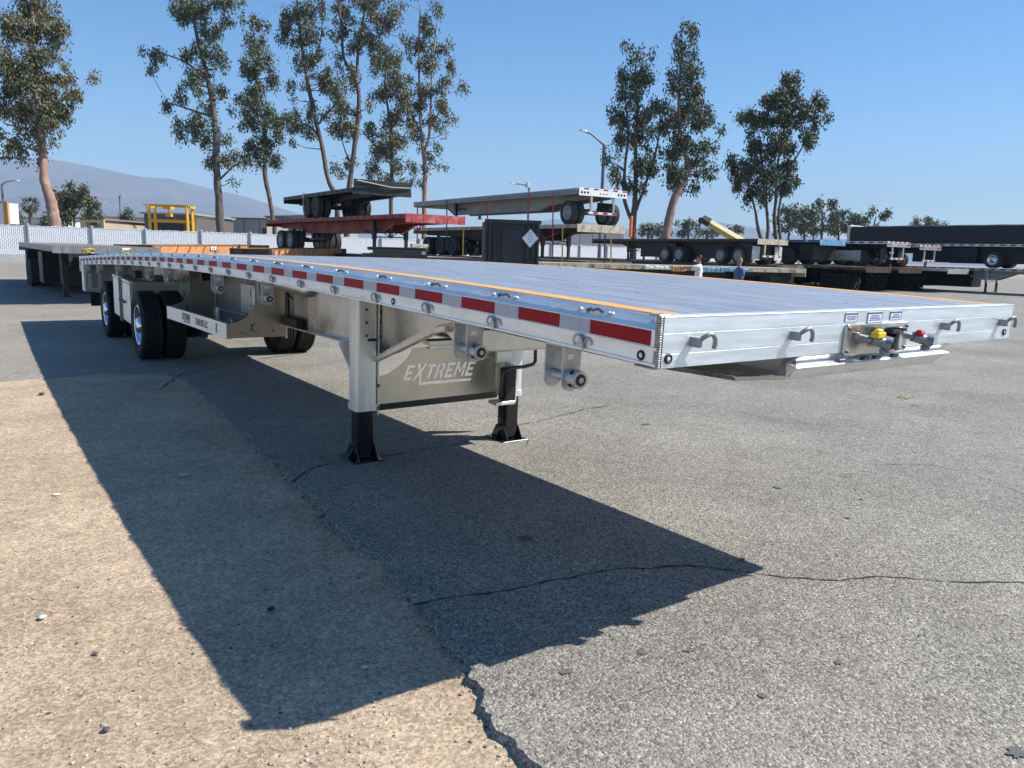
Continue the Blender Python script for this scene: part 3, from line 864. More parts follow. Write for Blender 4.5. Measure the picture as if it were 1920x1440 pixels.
# ================================================================== the ground
def asphalt_mat(tint=(1.0, 0.945, 0.855), name='old_asphalt'):
    m = bpy.data.materials.new(name); m.use_nodes = True
    n = m.node_tree.nodes; l = m.node_tree.links; b = n['Principled BSDF']
    tc = n.new('ShaderNodeTexCoord')
    def vor(sc, rnd=1.0):
        v = n.new('ShaderNodeTexVoronoi'); v.inputs['Scale'].default_value = sc; v.inputs['Randomness'].default_value = rnd
        l.new(tc.outputs['Object'], v.inputs['Vector']); return v
    def noi(sc, det=5, ro=0.6):
        v = n.new('ShaderNodeTexNoise'); v.inputs['Scale'].default_value = sc; v.inputs['Detail'].default_value = det; v.inputs['Roughness'].default_value = ro
        l.new(tc.outputs['Object'], v.inputs['Vector']); return v
    def mrange(src, a, bb, c, d):
        r = n.new('ShaderNodeMapRange'); r.inputs[1].default_value = a; r.inputs[2].default_value = bb; r.inputs[3].default_value = c; r.inputs[4].default_value = d
        l.new(src, r.inputs[0]); return r.outputs[0]
    def mixc(f, a, bb, bt='MIX'):
        x = n.new('ShaderNodeMix'); x.data_type = 'RGBA'; x.blend_type = bt
        if isinstance(f, float): x.inputs[0].default_value = f
        else: l.new(f, x.inputs[0])
        for s, val in ((6, a), (7, bb)):
            if isinstance(val, tuple): x.inputs[s].default_value = (*val, 1)
            else: l.new(val, x.inputs[s])
        return x.outputs[2]
    v1 = vor(105); v2 = vor(230)
    ramp = n.new('ShaderNodeValToRGB'); l.new(v1.outputs['Color'], ramp.inputs[0])
    e = ramp.color_ramp.elements
    e[0].position = 0.08; e[0].color = (0.08, 0.08, 0.08, 1)
    e[1].position = 0.95; e[1].color = (0.52, 0.50, 0.47, 1)
    k = ramp.color_ramp.elements.new(0.38); k.color = (0.21, 0.205, 0.192, 1)
    k = ramp.color_ramp.elements.new(0.72); k.color = (0.315, 0.308, 0.288, 1)
    sepn = n.new('ShaderNodeSeparateColor'); l.new(v2.outputs['Color'], sepn.inputs[0])
    fine = mrange(sepn.outputs[0], 0, 1, 0.72, 1.25)
    col = mixc(1.0, ramp.outputs[0], fine, 'MULTIPLY')
    big = noi(0.55, 6, 0.6); mid = noi(4.0, 6, 0.65)
    col = mixc(1.0, col, tint, 'MULTIPLY')
    col = mixc(1.0, col, mrange(big.outputs[0], 0.3, 0.7, 0.78, 1.18), 'MULTIPLY')
    col = mixc(1.0, col, mrange(mid.outputs[0], 0.3, 0.7, 0.90, 1.10), 'MULTIPLY')
    dust = noi(0.35, 5, 0.6)
    col = mixc(mrange(dust.outputs[0], 0.50, 0.80, 0.0, 0.35), col, (0.30, 0.255, 0.205))
    sx = n.new('ShaderNodeSeparateXYZ'); l.new(tc.outputs['Object'], sx.inputs[0])     # dust carried off the dirt strip
    dx = mrange(sx.outputs[0], 1.5, -2.5, 0.0, 0.75); dn = mrange(noi(0.8, 6, 0.7).outputs[0], 0.3, 0.65, 0.25, 1.0)
    mm = n.new('ShaderNodeMath'); mm.operation = 'MULTIPLY'; l.new(dx, mm.inputs[0]); l.new(dn, mm.inputs[1])
    my = n.new('ShaderNodeMath'); my.operation = 'MULTIPLY'; l.new(mm.outputs[0], my.inputs[0]); l.new(mrange(sx.outputs[1], 5.0, 8.5, 0.25, 1.0), my.inputs[1])
    col = mixc(my.outputs[0], col, (0.36, 0.30, 0.235))
    blot = noi(2.3, 3, 0.5)
    col = mixc(mrange(blot.outputs[0], 0.70, 0.76, 0.0, 0.55), col, (0.06, 0.06, 0.06))
    l.new(col, b.inputs['Base Color'])
    b.inputs['Roughness'].default_value = 0.88
    b.inputs['Specular IOR Level'].default_value = 0.3
    bp = n.new('ShaderNodeBump'); bp.inputs['Strength'].default_value = 0.8; bp.inputs['Distance'].default_value = 0.005
    l.new(v1.outputs['Distance'], bp.inputs['Height']); bp.invert = True
    bp2 = n.new('ShaderNodeBump'); bp2.inputs['Strength'].default_value = 0.5; bp2.inputs['Distance'].default_value = 0.02
    l.new(noi(14, 6, 0.7).outputs[0], bp2.inputs['Height']); l.new(bp.outputs[0], bp2.inputs['Normal'])
    l.new(bp2.outputs[0], b.inputs['Normal'])
    return m
def dirt_mat():
    m = bpy.data.materials.new('packed_dirt'); m.use_nodes = True
    n = m.node_tree.nodes; l = m.node_tree.links; b = n['Principled BSDF']
    tc = n.new('ShaderNodeTexCoord')
    def noi(sc, det=6, ro=0.65):
        v = n.new('ShaderNodeTexNoise'); v.inputs['Scale'].default_value = sc; v.inputs['Detail'].default_value = det; v.inputs['Roughness'].default_value = ro
        l.new(tc.outputs['Object'], v.inputs['Vector']); return v.outputs[0]
    r = n.new('ShaderNodeValToRGB'); l.new(noi(1.1), r.inputs[0])
    e = r.color_ramp.elements
    e[0].position = 0.30; e[0].color = (0.40, 0.295, 0.198, 1); e[1].position = 0.72; e[1].color = (0.585, 0.45, 0.315, 1)
    def mul(a, src, x0, x1, c, d):
        q = n.new('ShaderNodeMapRange'); q.inputs[1].default_value = x0; q.inputs[2].default_value = x1; q.inputs[3].default_value = c; q.inputs[4].default_value = d
        l.new(src, q.inputs[0])
        x = n.new('ShaderNodeMix'); x.data_type = 'RGBA'; x.blend_type = 'MULTIPLY'; x.inputs[0].default_value = 1
        l.new(a, x.inputs[6]); l.new(q.outputs[0], x.inputs[7]); return x.outputs[2]
    c = mul(r.outputs[0], noi(11, 6, 0.7), 0.3, 0.7, 0.82, 1.16)
    c = mul(c, noi(70, 4, 0.8), 0.3, 0.7, 0.62, 1.32)
    v = n.new('ShaderNodeTexVoronoi'); v.inputs['Scale'].default_value = 75; l.new(tc.outputs['Object'], v.inputs['Vector'])
    sp = n.new('ShaderNodeSeparateColor'); l.new(v.outputs['Color'], sp.inputs[0])
    c = mul(c, sp.outputs[0], 0.0, 1.0, 0.70, 1.28)
    l.new(c, b.inputs['Base Color'])
    b.inputs['Roughness'].default_value = 0.95
    b.inputs['Specular IOR Level'].default_value = 0.2
    bp = n.new('ShaderNodeBump'); bp.inputs['Strength'].default_value = 0.9; bp.inputs['Distance'].default_value = 0.012
    l.new(noi(45, 8, 0.75), bp.inputs['Height'])
    l.new(bp.outputs[0], b.inputs['Normal'])
    return m
ASPH = asphalt_mat(); DIRT = dirt_mat()
ER = random.Random(11)

EDGE = [gnd(1085, 1600), gnd(1000, 1440), gnd(930, 1330), gnd(870, 1240), gnd(790, 1130), gnd(720, 1055), gnd(640, 990), gnd(590, 935), gnd(545, 890), gnd(470, 820), gnd(400, 760), gnd(352, 712)]
EDGE = [Vector((EDGE[0].x + 0.02, -4.0, 0)), Vector((EDGE[0].x, EDGE[0].y, 0))] + EDGE[1:]
EDGE += [gnd(300, 703), gnd(190, 699), gnd(0, 716), Vector((-14, gnd(0, 716).y + 0.25, 0)), Vector((-60, gnd(0, 716).y + 1.5, 0))]
path = []
for a, b in zip(EDGE[:-1], EDGE[1:]):
    L = (b - a).length
    n = max(2, int(L / (0.022 if a.y < 9 and L < 8 else 0.5)))
    for i in range(n):
        path.append(a.lerp(b, i / n))
path.append(EDGE[-1])
out = []
for i, p in enumerate(path):
    t = (path[min(i + 1, len(path) - 1)] - path[max(0, i - 1)])
    nn = Vector((t.y, -t.x, 0)).normalized()
    j = 0.045 * noise.noise(Vector((p.x * 2.2, p.y * 2.2, 1))) + 0.035 * noise.noise(Vector((p.x * 9, p.y * 9, 5))) + ER.uniform(-0.010, 0.010)
    out.append(p + nn * j)
# asphalt sheet (top with a broken edge 4 cm thick)
m = MB()
far = [(-60, 90, 0), (120, 90, 0), (120, -40, 0), (out[0].x + 0.3, -40, 0)]
top = [tuple(q) for q in out] + far
m.add(top, [tuple(reversed(range(len(top))))])
low = []
for i, q in enumerate(out):
    t = (out[min(i + 1, len(out) - 1)] - out[max(0, i - 1)])
    nn = Vector((-t.y, t.x, 0)).normalized()
    low.append(Vector((q.x, q.y, -0.050)) + nn * (0.010 + ER.uniform(0, 0.02)))
k = len(out)
m.add([tuple(q) for q in out] + [tuple(q) for q in low], [(i, i + 1, k + i + 1, k + i) for i in range(k - 1)])
setting(m.build('asphalt_yard', ASPH))
# dirt: a fine relief near the camera, coarse beyond
def dirt_z(x, y):
    v = Vector((x, y, 0))
    e = min(1, max(0, (y - 2.8) / 2.6)); lo = -0.027 + 0.021 * e
    z = lo + 0.016 * (1 - 0.75 * e) * noise.noise(v * 0.9) + 0.007 * (1 - 0.5 * e) * noise.noise(v * 5.0) + 0.003 * noise.noise(v * 19)
    f = min(1, max(0, (y - 6.4) / 1.0))
    return z * (1 - f) + f * (-0.002 + 0.0015 * noise.noise(v * 6))
vs = []; fs = []
nx, ny = 280, 360
x0, x1, y0, y1 = -9.5, 0.55, -3.0, 11.0
for j in range(ny + 1):
    y = y0 + (y1 - y0) * j / ny
    for i in range(nx + 1):
        x = x0 + (x1 - x0) * i / nx
        vs.append((x, y, dirt_z(x, y)))
for j in range(ny):
    for i in range(nx):
        a = j * (nx + 1) + i
        fs.append((a, a + 1, a + nx + 2, a + nx + 1))
m = MB(); m.add(vs, fs, 0, True)
setting(m.build('dirt_strip', DIRT))
m = MB()
R1 = 9000
m.add([(-R1, -R1, -0.085), (R1, -R1, -0.085), (R1, R1, -0.085), (-R1, R1, -0.085)], [(0, 1, 2, 3)])
setting(m.build('ground', pm('dry_earth', (0.30, 0.24, 0.18), 0.95, 0, 0.3, 0.05, 0, dirt=(0.12, 0.13, 0.07), dirt_amt=0.8)))

# cracks in the asphalt
def crack(pts, w, seed, mat=None, name='crack'):
    r = random.Random(seed)
    w *= 0.8; P = []
    for a, b in zip(pts[:-1], pts[1:]):
        n = max(2, int((b - a).length / 0.03))
        for i in range(n):
            P.append(a.lerp(b, i / n))
    P.append(pts[-1])
    vs = []; fs = []
    for i, p in enumerate(P):
        t = (P[min(i + 1, len(P) - 1)] - P[max(0, i - 1)]); nn = Vector((-t.y, t.x, 0)).normalized()
        off = 0.04 * noise.noise(Vector((p.x * 3 + seed, p.y * 3, 0))) + 0.012 * noise.noise(Vector((p.x * 17, p.y * 17, seed)))
        ww = w * (0.15 + 1.5 * abs(noise.noise(Vector((p.x * 6, p.y * 6, seed + 3)))) + r.uniform(-0.1, 0.2))
        c = p + nn * off
        for s in (-1, 1):
            q = c + nn * s * ww / 2
            vs.append((q.x, q.y, 0.0035))
    for i in range(len(P) - 1):
        fs.append((2 * i, 2 * i + 1, 2 * i + 3, 2 * i + 2))
    return setting(MB().add(vs, fs).build(name, mat or CRK))
CRK = pm('crack_dark', (0.035, 0.034, 0.032), 0.95, 0, 0.4, 20)  # dark colour of the flat ribbons drawn as cracks
crack([gnd(775, 1135), gnd(880, 1118), gnd(1000, 1095), gnd(1090, 1078), gnd(1180, 1066), gnd(1290, 1064), gnd(1412, 1072), gnd(1500, 1084), gnd(1580, 1092), gnd(1650, 1084), gnd(1760, 1090), gnd(1990, 1098)], 0.026, 1)
crack([gnd(545, 905), gnd(590, 875), gnd(640, 866), gnd(760, 850), gnd(840, 836), gnd(920, 815), gnd(960, 800), gnd(1010, 790), gnd(1080, 772), gnd(1140, 760)], 0.026, 2)
crack([gnd(300, 728), gnd(345, 700), gnd(420, 688), gnd(480, 674), gnd(560, 664)], 0.05, 3)
crack([gnd(1560, 858), gnd(1640, 872), gnd(1740, 870), gnd(1830, 892), gnd(1910, 925), gnd(1990, 940)], 0.012, 4)
crack([gnd(1380, 770), gnd(1480, 795), gnd(1600, 800), gnd(1760, 830)], 0.008, 5)

# small stones and grit lying about
GR = random.Random(21)
def stone(mb, c, r, rnd, mi=0, flat=0.7):
    vs = []
    for (x, y, z) in ((1, 0, 0), (-1, 0, 0), (0, 1, 0), (0, -1, 0), (0, 0, 1), (0, 0, -1), (.6, .6, .5), (-.6, .55, .45), (-.55, -.6, .5), (.6, -.55, .5)):
        k = r * rnd.uniform(0.75, 1.2)
        vs.append((c[0] + x * k, c[1] + y * k, c[2] + z * k * flat))
    mb.add(vs, [(0, 6, 9), (6, 2, 7), (7, 1, 8), (8, 3, 9), (4, 9, 6), (4, 6, 7), (4, 7, 8), (4, 8, 9), (0, 2, 6), (2, 1, 7), (1, 3, 8), (3, 0, 9), (5, 2, 0), (5, 1, 2), (5, 3, 1), (5, 0, 3)], mi)
G1 = pm('grit_light', (0.52, 0.44, 0.35), 0.9, 0, 0.25, 40); G2 = pm('grit_mid', (0.34, 0.28, 0.215), 0.9, 0, 0.25, 40); G3 = pm('grit_dark', (0.09, 0.085, 0.08), 0.9, 0, 0.25, 40)
m = MB()
for i in range(5200):
    px = GR.uniform(-60, 1000); py = 700 + 760 * GR.random() ** 0.75
    p = gnd(px, py)
    if p.y > 8: continue
    e = 0.0
    # on the dirt side of the edge only (edge x read off the polyline)
    for a, b in zip(EDGE[:-1], EDGE[1:]):
        if a.y <= p.y <= b.y:
            e = a.x + (b.x - a.x) * (p.y - a.y) / max(1e-6, b.y - a.y); break
    if p.x > e - 0.02: continue
    r = GR.choice((0.002, 0.003, 0.003, 0.004, 0.004, 0.005, 0.008))
    if noise.noise(Vector((p.x * 1.7, p.y * 1.7, 9))) < GR.uniform(-0.5, 0.35): continue
    stone(m, (p.x, p.y, dirt_z(p.x, p.y) + r * 0.2), r, GR, GR.choice((0, 0, 0, 0, 1, 1, 1, 1, 1, 2)))
for i in range(1300):       # crumbs along the broken asphalt edge
    q = out[min(len(out) - 1, int(GR.random() ** 1.3 * len(out) * 0.8))]
    if q.y > 8 or q.y < -1.8: continue
    x = q.x - abs(GR.gauss(0, 0.05)) + 0.01; y = q.y + GR.gauss(0, 0.02)
    r = GR.choice((0.003, 0.004, 0.005, 0.007, 0.010))
    stone(m, (x, y, dirt_z(x, y) + r * 0.4), r, GR, GR.choice((0, 1, 1, 2)))
g = m.build('gravel', [G1, G2, G3]); g['kind'] = 'stuff'
def rock(px, py, r, mat, label, name='stone', flat=0.6, on=None):
    p = gnd(px, py, -0.02)
    z = dirt_z(p.x, p.y) if on is None else on
    mb = MB(); stone(mb, (0, 0, 0), r, random.Random(int(px)), 0, flat)
    o = mb.build(name, mat, None, (p.x, p.y, z + r * flat * 0.6), 0)
    b = o.modifiers.new('round', 'SUBSURF'); b.levels = 1; b.render_levels = 1
    return tag(o, label, 'stone')
rock(508, 1143, 0.028, BLACKM, 'black round stone lying in the middle of the shadow on the dirt')
rock(683, 1253, 0.022, G1, 'pale rounded stone on the shaded dirt near the front edge of the shadow')
rock(80, 1160, 0.026, pm('white_stone', (0.62, 0.58, 0.52), 0.9, 0, 0.15, 30), 'whitish flat stone on the sunlit dirt at the left')
rock(200, 1367, 0.024, G3, 'dark grey stone on the sunlit dirt at the bottom left')
rock(105, 931, 0.035, pm('white_stone', (0.62, 0.58, 0.52), 0.9), 'small white chip on the sunlit dirt left of the shadow', 'stone', 0.3)
rock(78, 744, 0.05, G3, 'dark clod on the far sunlit dirt beyond the white chip', 'stone', 0.5)
rock(178, 1222, 0.016, G3, 'tiny black stone on the sunlit dirt beside the shadow edge')
rock(760, 1155, 0.02, G2, 'brown stone lying against the broken asphalt edge inside the shadow', 'stone', 0.7)
rock(345, 893, 0.07, pm('pale_chip', (0.45, 0.43, 0.40), 0.8), 'flat pale splinter on the shaded dirt', 'splinter', 0.16)
p = gnd(1700, 745); rr = random.Random(77); mb = MB()
for i in range(90):
    a_ = rr.uniform(0, 6.28); q_ = abs(rr.gauss(0, 0.5))
    stone(mb, (cos(a_) * q_ * 0.42, sin(a_) * q_ * 0.20, 0.004), rr.uniform(0.008, 0.03) * (1.1 - min(1, q_)), rr, 0, 0.5)
tag(mb.build('sand_heap', pm('sand_patch', (0.40, 0.31, 0.20), 0.95, 0, 0.2, 8), None, (p.x, p.y, 0.0)), 'thin scatter of yellowish sand on the open asphalt at the right', 'sand')
o = MB().tube([(0, 0, 0.0), (0.0, 0.01, 0.05)], 0.004, 6).cyl((-0.015, 0.0, 0.05), (0.015, 0.01, 0.052), 0.005, 6).build('bolt', STEEL)
p = gnd(987, 838); o.location = (p.x, p.y, 0.004); o.rotation_euler = (0.3, 0.2, 0.5)
tag(o, 'small upright steel pin on the asphalt beside the far landing foot', 'pin')
# stains
STN = pm('oil_stain', (0.115, 0.11, 0.102), 0.85, 0, 0.55, 90)
def stain(px, py, r, k):
    p = gnd(px, py); rr = random.Random(k)
    pts = []
    for i in range(48):
        q = r * (0.85 + 0.5 * noise.noise(Vector((cos(i / 48 * 2 * pi) * 1.4 + k * 7, sin(i / 48 * 2 * pi) * 1.4, 0))) + rr.uniform(-0.12, 0.12))
        pts.append((q * cos(2 * pi * i / 48) * (1 + 0.3 * (k % 3)), q * sin(2 * pi * i / 48), 0))
    o = MB().add(pts, [tuple(range(48))]).build('stain', STN, None, (p.x, p.y, 0.004 + 0.0003 * k))
    return setting(o)
for k, (px, py, r) in enumerate(((1206, 1224, 0.025), (1293, 1220, 0.022), (1062, 1260, 0.022), (1430, 1306, 0.02), (1572, 1243, 0.016), (1905, 1412, 0.03), (1457, 915, 0.03), (1210, 796, 0.04), (985, 1010, 0.04), (1392, 1050, 0.02), (1615, 937, 0.015), (1590, 972, 0.014))):
    stain(px, py, r, k)
# leaked, scuffed tyre marks by the front axle
SCF = pm('scuff_dust', (0.26, 0.25, 0.235), 0.9, 0, 0.35, 6)
for k, pts in enumerate(([(20, 700), (120, 690), (230, 680), (330, 676)], [(60, 713), (180, 700), (290, 690), (380, 684)], [(250, 697), (310, 694)], [(170, 722), (300, 706), (350, 700)])):
    crack([gnd(*q) for q in pts], 0.05, 40 + k, SCF, 'tyre_scuff')
# ================================================================== the other trailers of the yard
P_SILVER = pm('weathered_aluminium', (0.55, 0.55, 0.54), 0.5, 0.7, 0.2, 5)
P_RED = pm('faded_red_paint', (0.27, 0.022, 0.028), 0.5, 0, 0.2, 3, dirt=(0.10, 0.05, 0.04), dirt_amt=0.5)
P_REDL = pm('sun_bleached_red', (0.38, 0.050, 0.050), 0.55, 0, 0.25, 5, dirt=(0.6, 0.5, 0.45), dirt_amt=0.6)
P_BLACK = pm('dull_black_paint', (0.016, 0.017, 0.019), 0.5, 0, 0.35, 4, dirt=(0.06, 0.055, 0.05), dirt_amt=0.6)
P_GREY = pm('grey_beige_paint', (0.40, 0.385, 0.345), 0.55, 0, 0.2, 3, dirt=(0.12, 0.10, 0.08), dirt_amt=0.6)
P_BROWN = pm('brown_paint', (0.060, 0.034, 0.025), 0.55, 0, 0.3, 3, dirt=(0.14, 0.09, 0.06), dirt_amt=0.5)
P_TAN = pm('chipped_tan_paint', (0.55, 0.47, 0.34), 0.6, 0, 0.25, 7, dirt=(0.10, 0.06, 0.04), dirt_amt=0.9)
P_BLUE = pm('blue_paint', (0.045, 0.11, 0.20), 0.5, 0, 0.2, 5, dirt=(0.35, 0.40, 0.42), dirt_amt=0.5)
P_BLUEL = pm('light_blue_paint', (0.12, 0.30, 0.46), 0.5, 0, 0.3, 6, dirt=(0.6, 0.65, 0.66), dirt_amt=0.8)
P_ORANGE = pm('orange_paint', (0.60, 0.30, 0.13), 0.6, 0, 0.2, 4, dirt=(0.30, 0.10, 0.05), dirt_amt=0.6)
P_RUST = pm('rusty_paint', (0.10, 0.055, 0.038), 0.75, 0, 0.4, 3, dirt=(0.42, 0.36, 0.28), dirt_amt=0.75)
P_WOOD = pm('old_deck_wood', (0.22, 0.18, 0.14), 0.85, 0, 0.35, 5, stretch=(8, 0.5, 8))
P_WOODL = pm('bleached_deck_wood', (0.36, 0.33, 0.28), 0.85, 0, 0.35, 5, stretch=(8, 0.5, 8))
P_WHEEL = pm('grey_wheel', (0.38, 0.37, 0.35), 0.5, 0.4, 0.15, 8)
P_WHEELD = pm('dark_wheel', (0.06, 0.06, 0.062), 0.6, 0.2, 0.2, 8)
P_MUD = pm('white_mudflap', (0.62, 0.63, 0.62), 0.5, 0, 0.08, 4, dirt=(0.3, 0.28, 0.25), dirt_amt=0.4)
P_DUST = pm('dusty_tyre', (0.055, 0.052, 0.048), 0.85, 0, 0.25, 10)
P_PIPE = pm('grey_rail_tube', (0.30, 0.31, 0.31), 0.5, 0.3, 0.15, 4)

TYB = tyre_mesh(0.49, 0.27, P_DUST, 22)
def lowrim(mat, name):
    m = MB()
    for s in (-1, 1):
        m.lathe([(0.30, s * 0.11), (0.27, s * 0.12), (0.25, s * 0.05), (0.13, s * 0.06), (0.11, s * 0.11), (0.0, s * 0.12)], (0, 0, 0), 'x', 18, 0)
        for k in range(8):
            a = 2 * pi * k / 8
            m.cyl((s * 0.045, 0.19 * cos(a), 0.19 * sin(a)), (s * 0.062, 0.19 * cos(a), 0.19 * sin(a)), 0.028, 6, 1)
    return m.mesh(name, [mat, BLACKM])
RIMK = lowrim(BLACKM, 'rim_black'); RIMG = lowrim(P_WHEEL, 'rim_grey'); RIMD = lowrim(P_WHEELD, 'rim_dark'); RIMC = lowrim(CHROME, 'rim_chrome'); RIMW = lowrim(WHITE, 'rim_white')

def flatbed(label, x, y, z, rotz=0.0, L=14.6, Wd=2.55, rail=P_SILVER, beam=P_BLACK, deckm=P_WOOD, head=None, head_h=0.30, tail=None, axles=(11.4, 12.7), gear=3.6,
            rim=RIMD, H=1.45, tape=False, ribs=None, flaps=None, lights=False, beam_d=0.62, group=None, name='flatbed_trailer', railtype='channel', tyres=True, shade_fill=False, gearm=None, bumper=None, gearlen=None, pitch=0.0, pocket=0.6):
    """a flatbed: local x across, y from nose (0) to tail (L), z = 0 at deck height; H is how far its tyres reach below the deck"""
    t = thing(name, label, 'flatbed trailer', (x, y, z), rotz, group, pitch)
    w = Wd / 2
    # deck boards
    nb = 8
    bw = (Wd - 0.16) / nb
    for i in range(nb):
        a = -w + 0.08 + i * bw
        MB().box(a + 0.006, a + bw - 0.006, 0.03, L - 0.03, -0.035, 0.0).build('deck_board', deckm, t)
    for s in (-1, 1):
        m = MB()
        if railtype == 'tube':
            m.cyl((s * (w - 0.07), 0.02, -0.10), (s * (w - 0.07), L - 0.1, -0.10), 0.105, 14)
            m.box(s * w - 0.03 - 0.03 * s, s * w - 0.03 * s + 0.03, 0.02, L - 0.02, -0.24, -0.16)
        else:
            m.prism([(s * w, 0.004), (s * w, -0.13), (s * (w - 0.012), -0.13), (s * (w - 0.012), -0.04), (s * (w - 0.075), -0.035), (s * (w - 0.075), 0.004)][::s], 'xz', 0.0, L)
            m.box(*(sorted((s * w, s * (w + 0.012)))), 0.0, L, -0.155, -0.128)
        r = m.build('side_rail', rail, t)
        if pocket:
            pk = MB()
            k = 0.4
            while k < L - 0.2:
                pk.box(*(sorted((s * (w - 0.06), s * (w + 0.02)))), k - 0.05, k + 0.05, -0.15, -0.02); k += pocket
            pk.build('stake_pockets', rail, r)['kind'] = 'stuff'
        if tape:
            k = 0.05; q = 0
            while k + 0.25 < L:
                MB().box(*(sorted((s * (w + 0.001), s * (w + 0.004)))), k, k + 0.28, -0.10, -0.03).build('reflector', REDT if q % 2 == 0 else DECAL, t)
                k += 0.30 if tape == 'tight' else 0.9; q += 1
    # nose and tail
    hd = MB().box(-w, w, -0.03, 0.0, -head_h, 0.012)
    for k in range(5):
        xx = -w + 0.25 + k * (Wd - 0.5) / 4
        hd.box(xx - 0.025, xx + 0.025, -0.04, -0.03, -head_h + 0.03, -0.03)
    hd = hd.build('header', head or rail, t)
    tl = MB().box(-w, w, L, L + 0.03, -0.30, 0.012).build('tail_sill', tail or rail, t)
    if lights:
        for s in (-1, 1):
            for k in range(3):
                MB().lathe([(0, 0.018), (0.045, 0.012), (0.055, 0.0)], (s * (w - 0.14 - 0.16 * k), L + 0.03, -0.17), 'y', 10).build('tail_lamp', REDLENS if lights != 'dark' else BLACKM, tl)
        for k in (-1, 0, 1):
            MB().lathe([(0, 0.012), (0.03, 0.008), (0.035, 0.0)], (k * 0.16, L + 0.03, -0.19), 'y', 8).build('tail_lamp', REDLENS, tl)
        k = -w + 0.02; q = 0
        while k + 0.2 < w:
            MB().box(k, k + 0.24, L + 0.03, L + 0.034, -0.055, 0.0).build('reflector', REDT if q % 2 == 0 else DECAL, tl); k += 0.255; q += 1
    # beams
    for s in (-1, 1):
        bxm = s * 0.5
        m = MB()
        yb = [0.1, 2.4, 3.4, L - 3.8, L - 3.0, L - 0.1]
        zb_ = [-0.30, -0.32, -beam_d, -beam_d, -beam_d * 0.72, -0.36]
        m.prism(list(zip(yb, zb_)) + [(L - 0.1, -0.04), (0.1, -0.04)], 'yz', bxm - 0.012, bxm + 0.012)
        for i in range(5):
            m.add([(bxm - 0.08, yb[i], zb_[i]), (bxm + 0.08, yb[i], zb_[i]), (bxm + 0.08, yb[i + 1], zb_[i + 1]), (bxm - 0.08, yb[i + 1], zb_[i + 1]),
                   (bxm - 0.08, yb[i], zb_[i] + 0.015), (bxm + 0.08, yb[i], zb_[i] + 0.015), (bxm + 0.08, yb[i + 1], zb_[i + 1] + 0.015), (bxm - 0.08, yb[i + 1], zb_[i + 1] + 0.015)],
                  [(0, 3, 2, 1), (4, 5, 6, 7), (0, 1, 5, 4), (2, 3, 7, 6), (1, 2, 6, 5), (3, 0, 4, 7)])
        bo = m.build('beam', beam, t)
        if ribs:
            m = MB()
            k = 2.0
            while k < L - 2:
                m.prism([(k, -0.13), (k + 0.10, -0.13), (k + 0.42, -beam_d + 0.05), (k + 0.34, -beam_d + 0.05)], 'yz', *sorted((s * 0.60, s * 0.62)))
                k += ribs
            m.build('brace', beam, bo)['kind'] = 'stuff'
    m = MB()
    k = 0.3
    while k < L - 0.2:
        m.box(-w + 0.02, w - 0.02, k - 0.03, k + 0.03, -0.14, -0.036); k += 0.5
    m.build('cross_members', beam, t)['kind'] = 'stuff'
    if shade_fill:  # added black boxes darken the shaded underside and block the view through
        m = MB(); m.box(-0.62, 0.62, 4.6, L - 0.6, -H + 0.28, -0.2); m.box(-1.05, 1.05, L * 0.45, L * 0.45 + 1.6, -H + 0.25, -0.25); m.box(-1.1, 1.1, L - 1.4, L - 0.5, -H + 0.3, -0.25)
        m.build('shade_filler', BLACKM, t)
    # landing gear
    if gear:
        gl = gearlen or H - 0.02
        for s in (-1, 1):
            m = MB(); m.box(s * 0.72 - 0.075, s * 0.72 + 0.075, gear - 0.075, gear + 0.075, -gl * 0.62, -0.13)
            lg = m.build('landing_leg', gearm or beam, t)
            m = MB(); m.box(s * 0.72 - 0.055, s * 0.72 + 0.055, gear - 0.055, gear + 0.055, -gl + 0.02, -gl * 0.62); m.box(s * 0.72 - 0.13, s * 0.72 + 0.13, gear - 0.13, gear + 0.13, -gl, -gl + 0.02)
            m.build('foot', P_BLACK, lg)
        m = MB()
        m.tube([(-0.66, gear, -gl * 0.55), (0.66, gear, -gl * 0.55)], 0.025, 6)
        m.tube([(-0.70, gear, -gl * 0.30), (0.0, gear, -gl * 0.55)], 0.02, 6); m.tube([(0.70, gear, -gl * 0.30), (0.0, gear, -gl * 0.55)], 0.02, 6)
        m.tube([(-0.72, gear, -gl * 0.5), (-0.72, gear + 1.0, -0.5)], 0.03, 6); m.tube([(0.72, gear, -gl * 0.5), (0.72, gear + 1.0, -0.5)], 0.03, 6)
        m.build('gear_brace', gearm or beam, t)
    # wheels
    for a in axles:
        zz = -H + 0.487
        for xx in (-w + 0.16, -w + 0.50, w - 0.50, w - 0.16):
            wheel(t, xx, a, zz, rim, TYB)
        m = MB(); m.cyl((-w + 0.3, a, zz), (w - 0.3, a, zz), 0.06, 10)
        for s in (-1, 1):
            m.box(s * 0.5 - 0.05, s * 0.5 + 0.05, a - 0.55, a + 0.55, zz + 0.05, zz + 0.16)
            m.box(s * 0.5 - 0.06, s * 0.5 + 0.06, a - 0.10, a + 0.10, zz + 0.1, -beam_d * 0.6)
        m.build('axle', P_BLACK, t)
    if flaps:
        for s in (-1, 1):
            MB().box(s * (w - 0.62) - 0.33 * (s < 0) , s * (w - 0.62) + 0.33 * (s > 0) + (0.33 if s < 0 else 0.0) * 0 + 0.0001, L - 0.35, L - 0.33, -H + 0.25, -0.45).build('mudflap', flaps, t) if False else \
            MB().box(*sorted((s * (w - 0.64), s * (w - 0.02))), L - 0.35, L - 0.335, -H + 0.25, -0.40).build('mudflap', flaps, t)
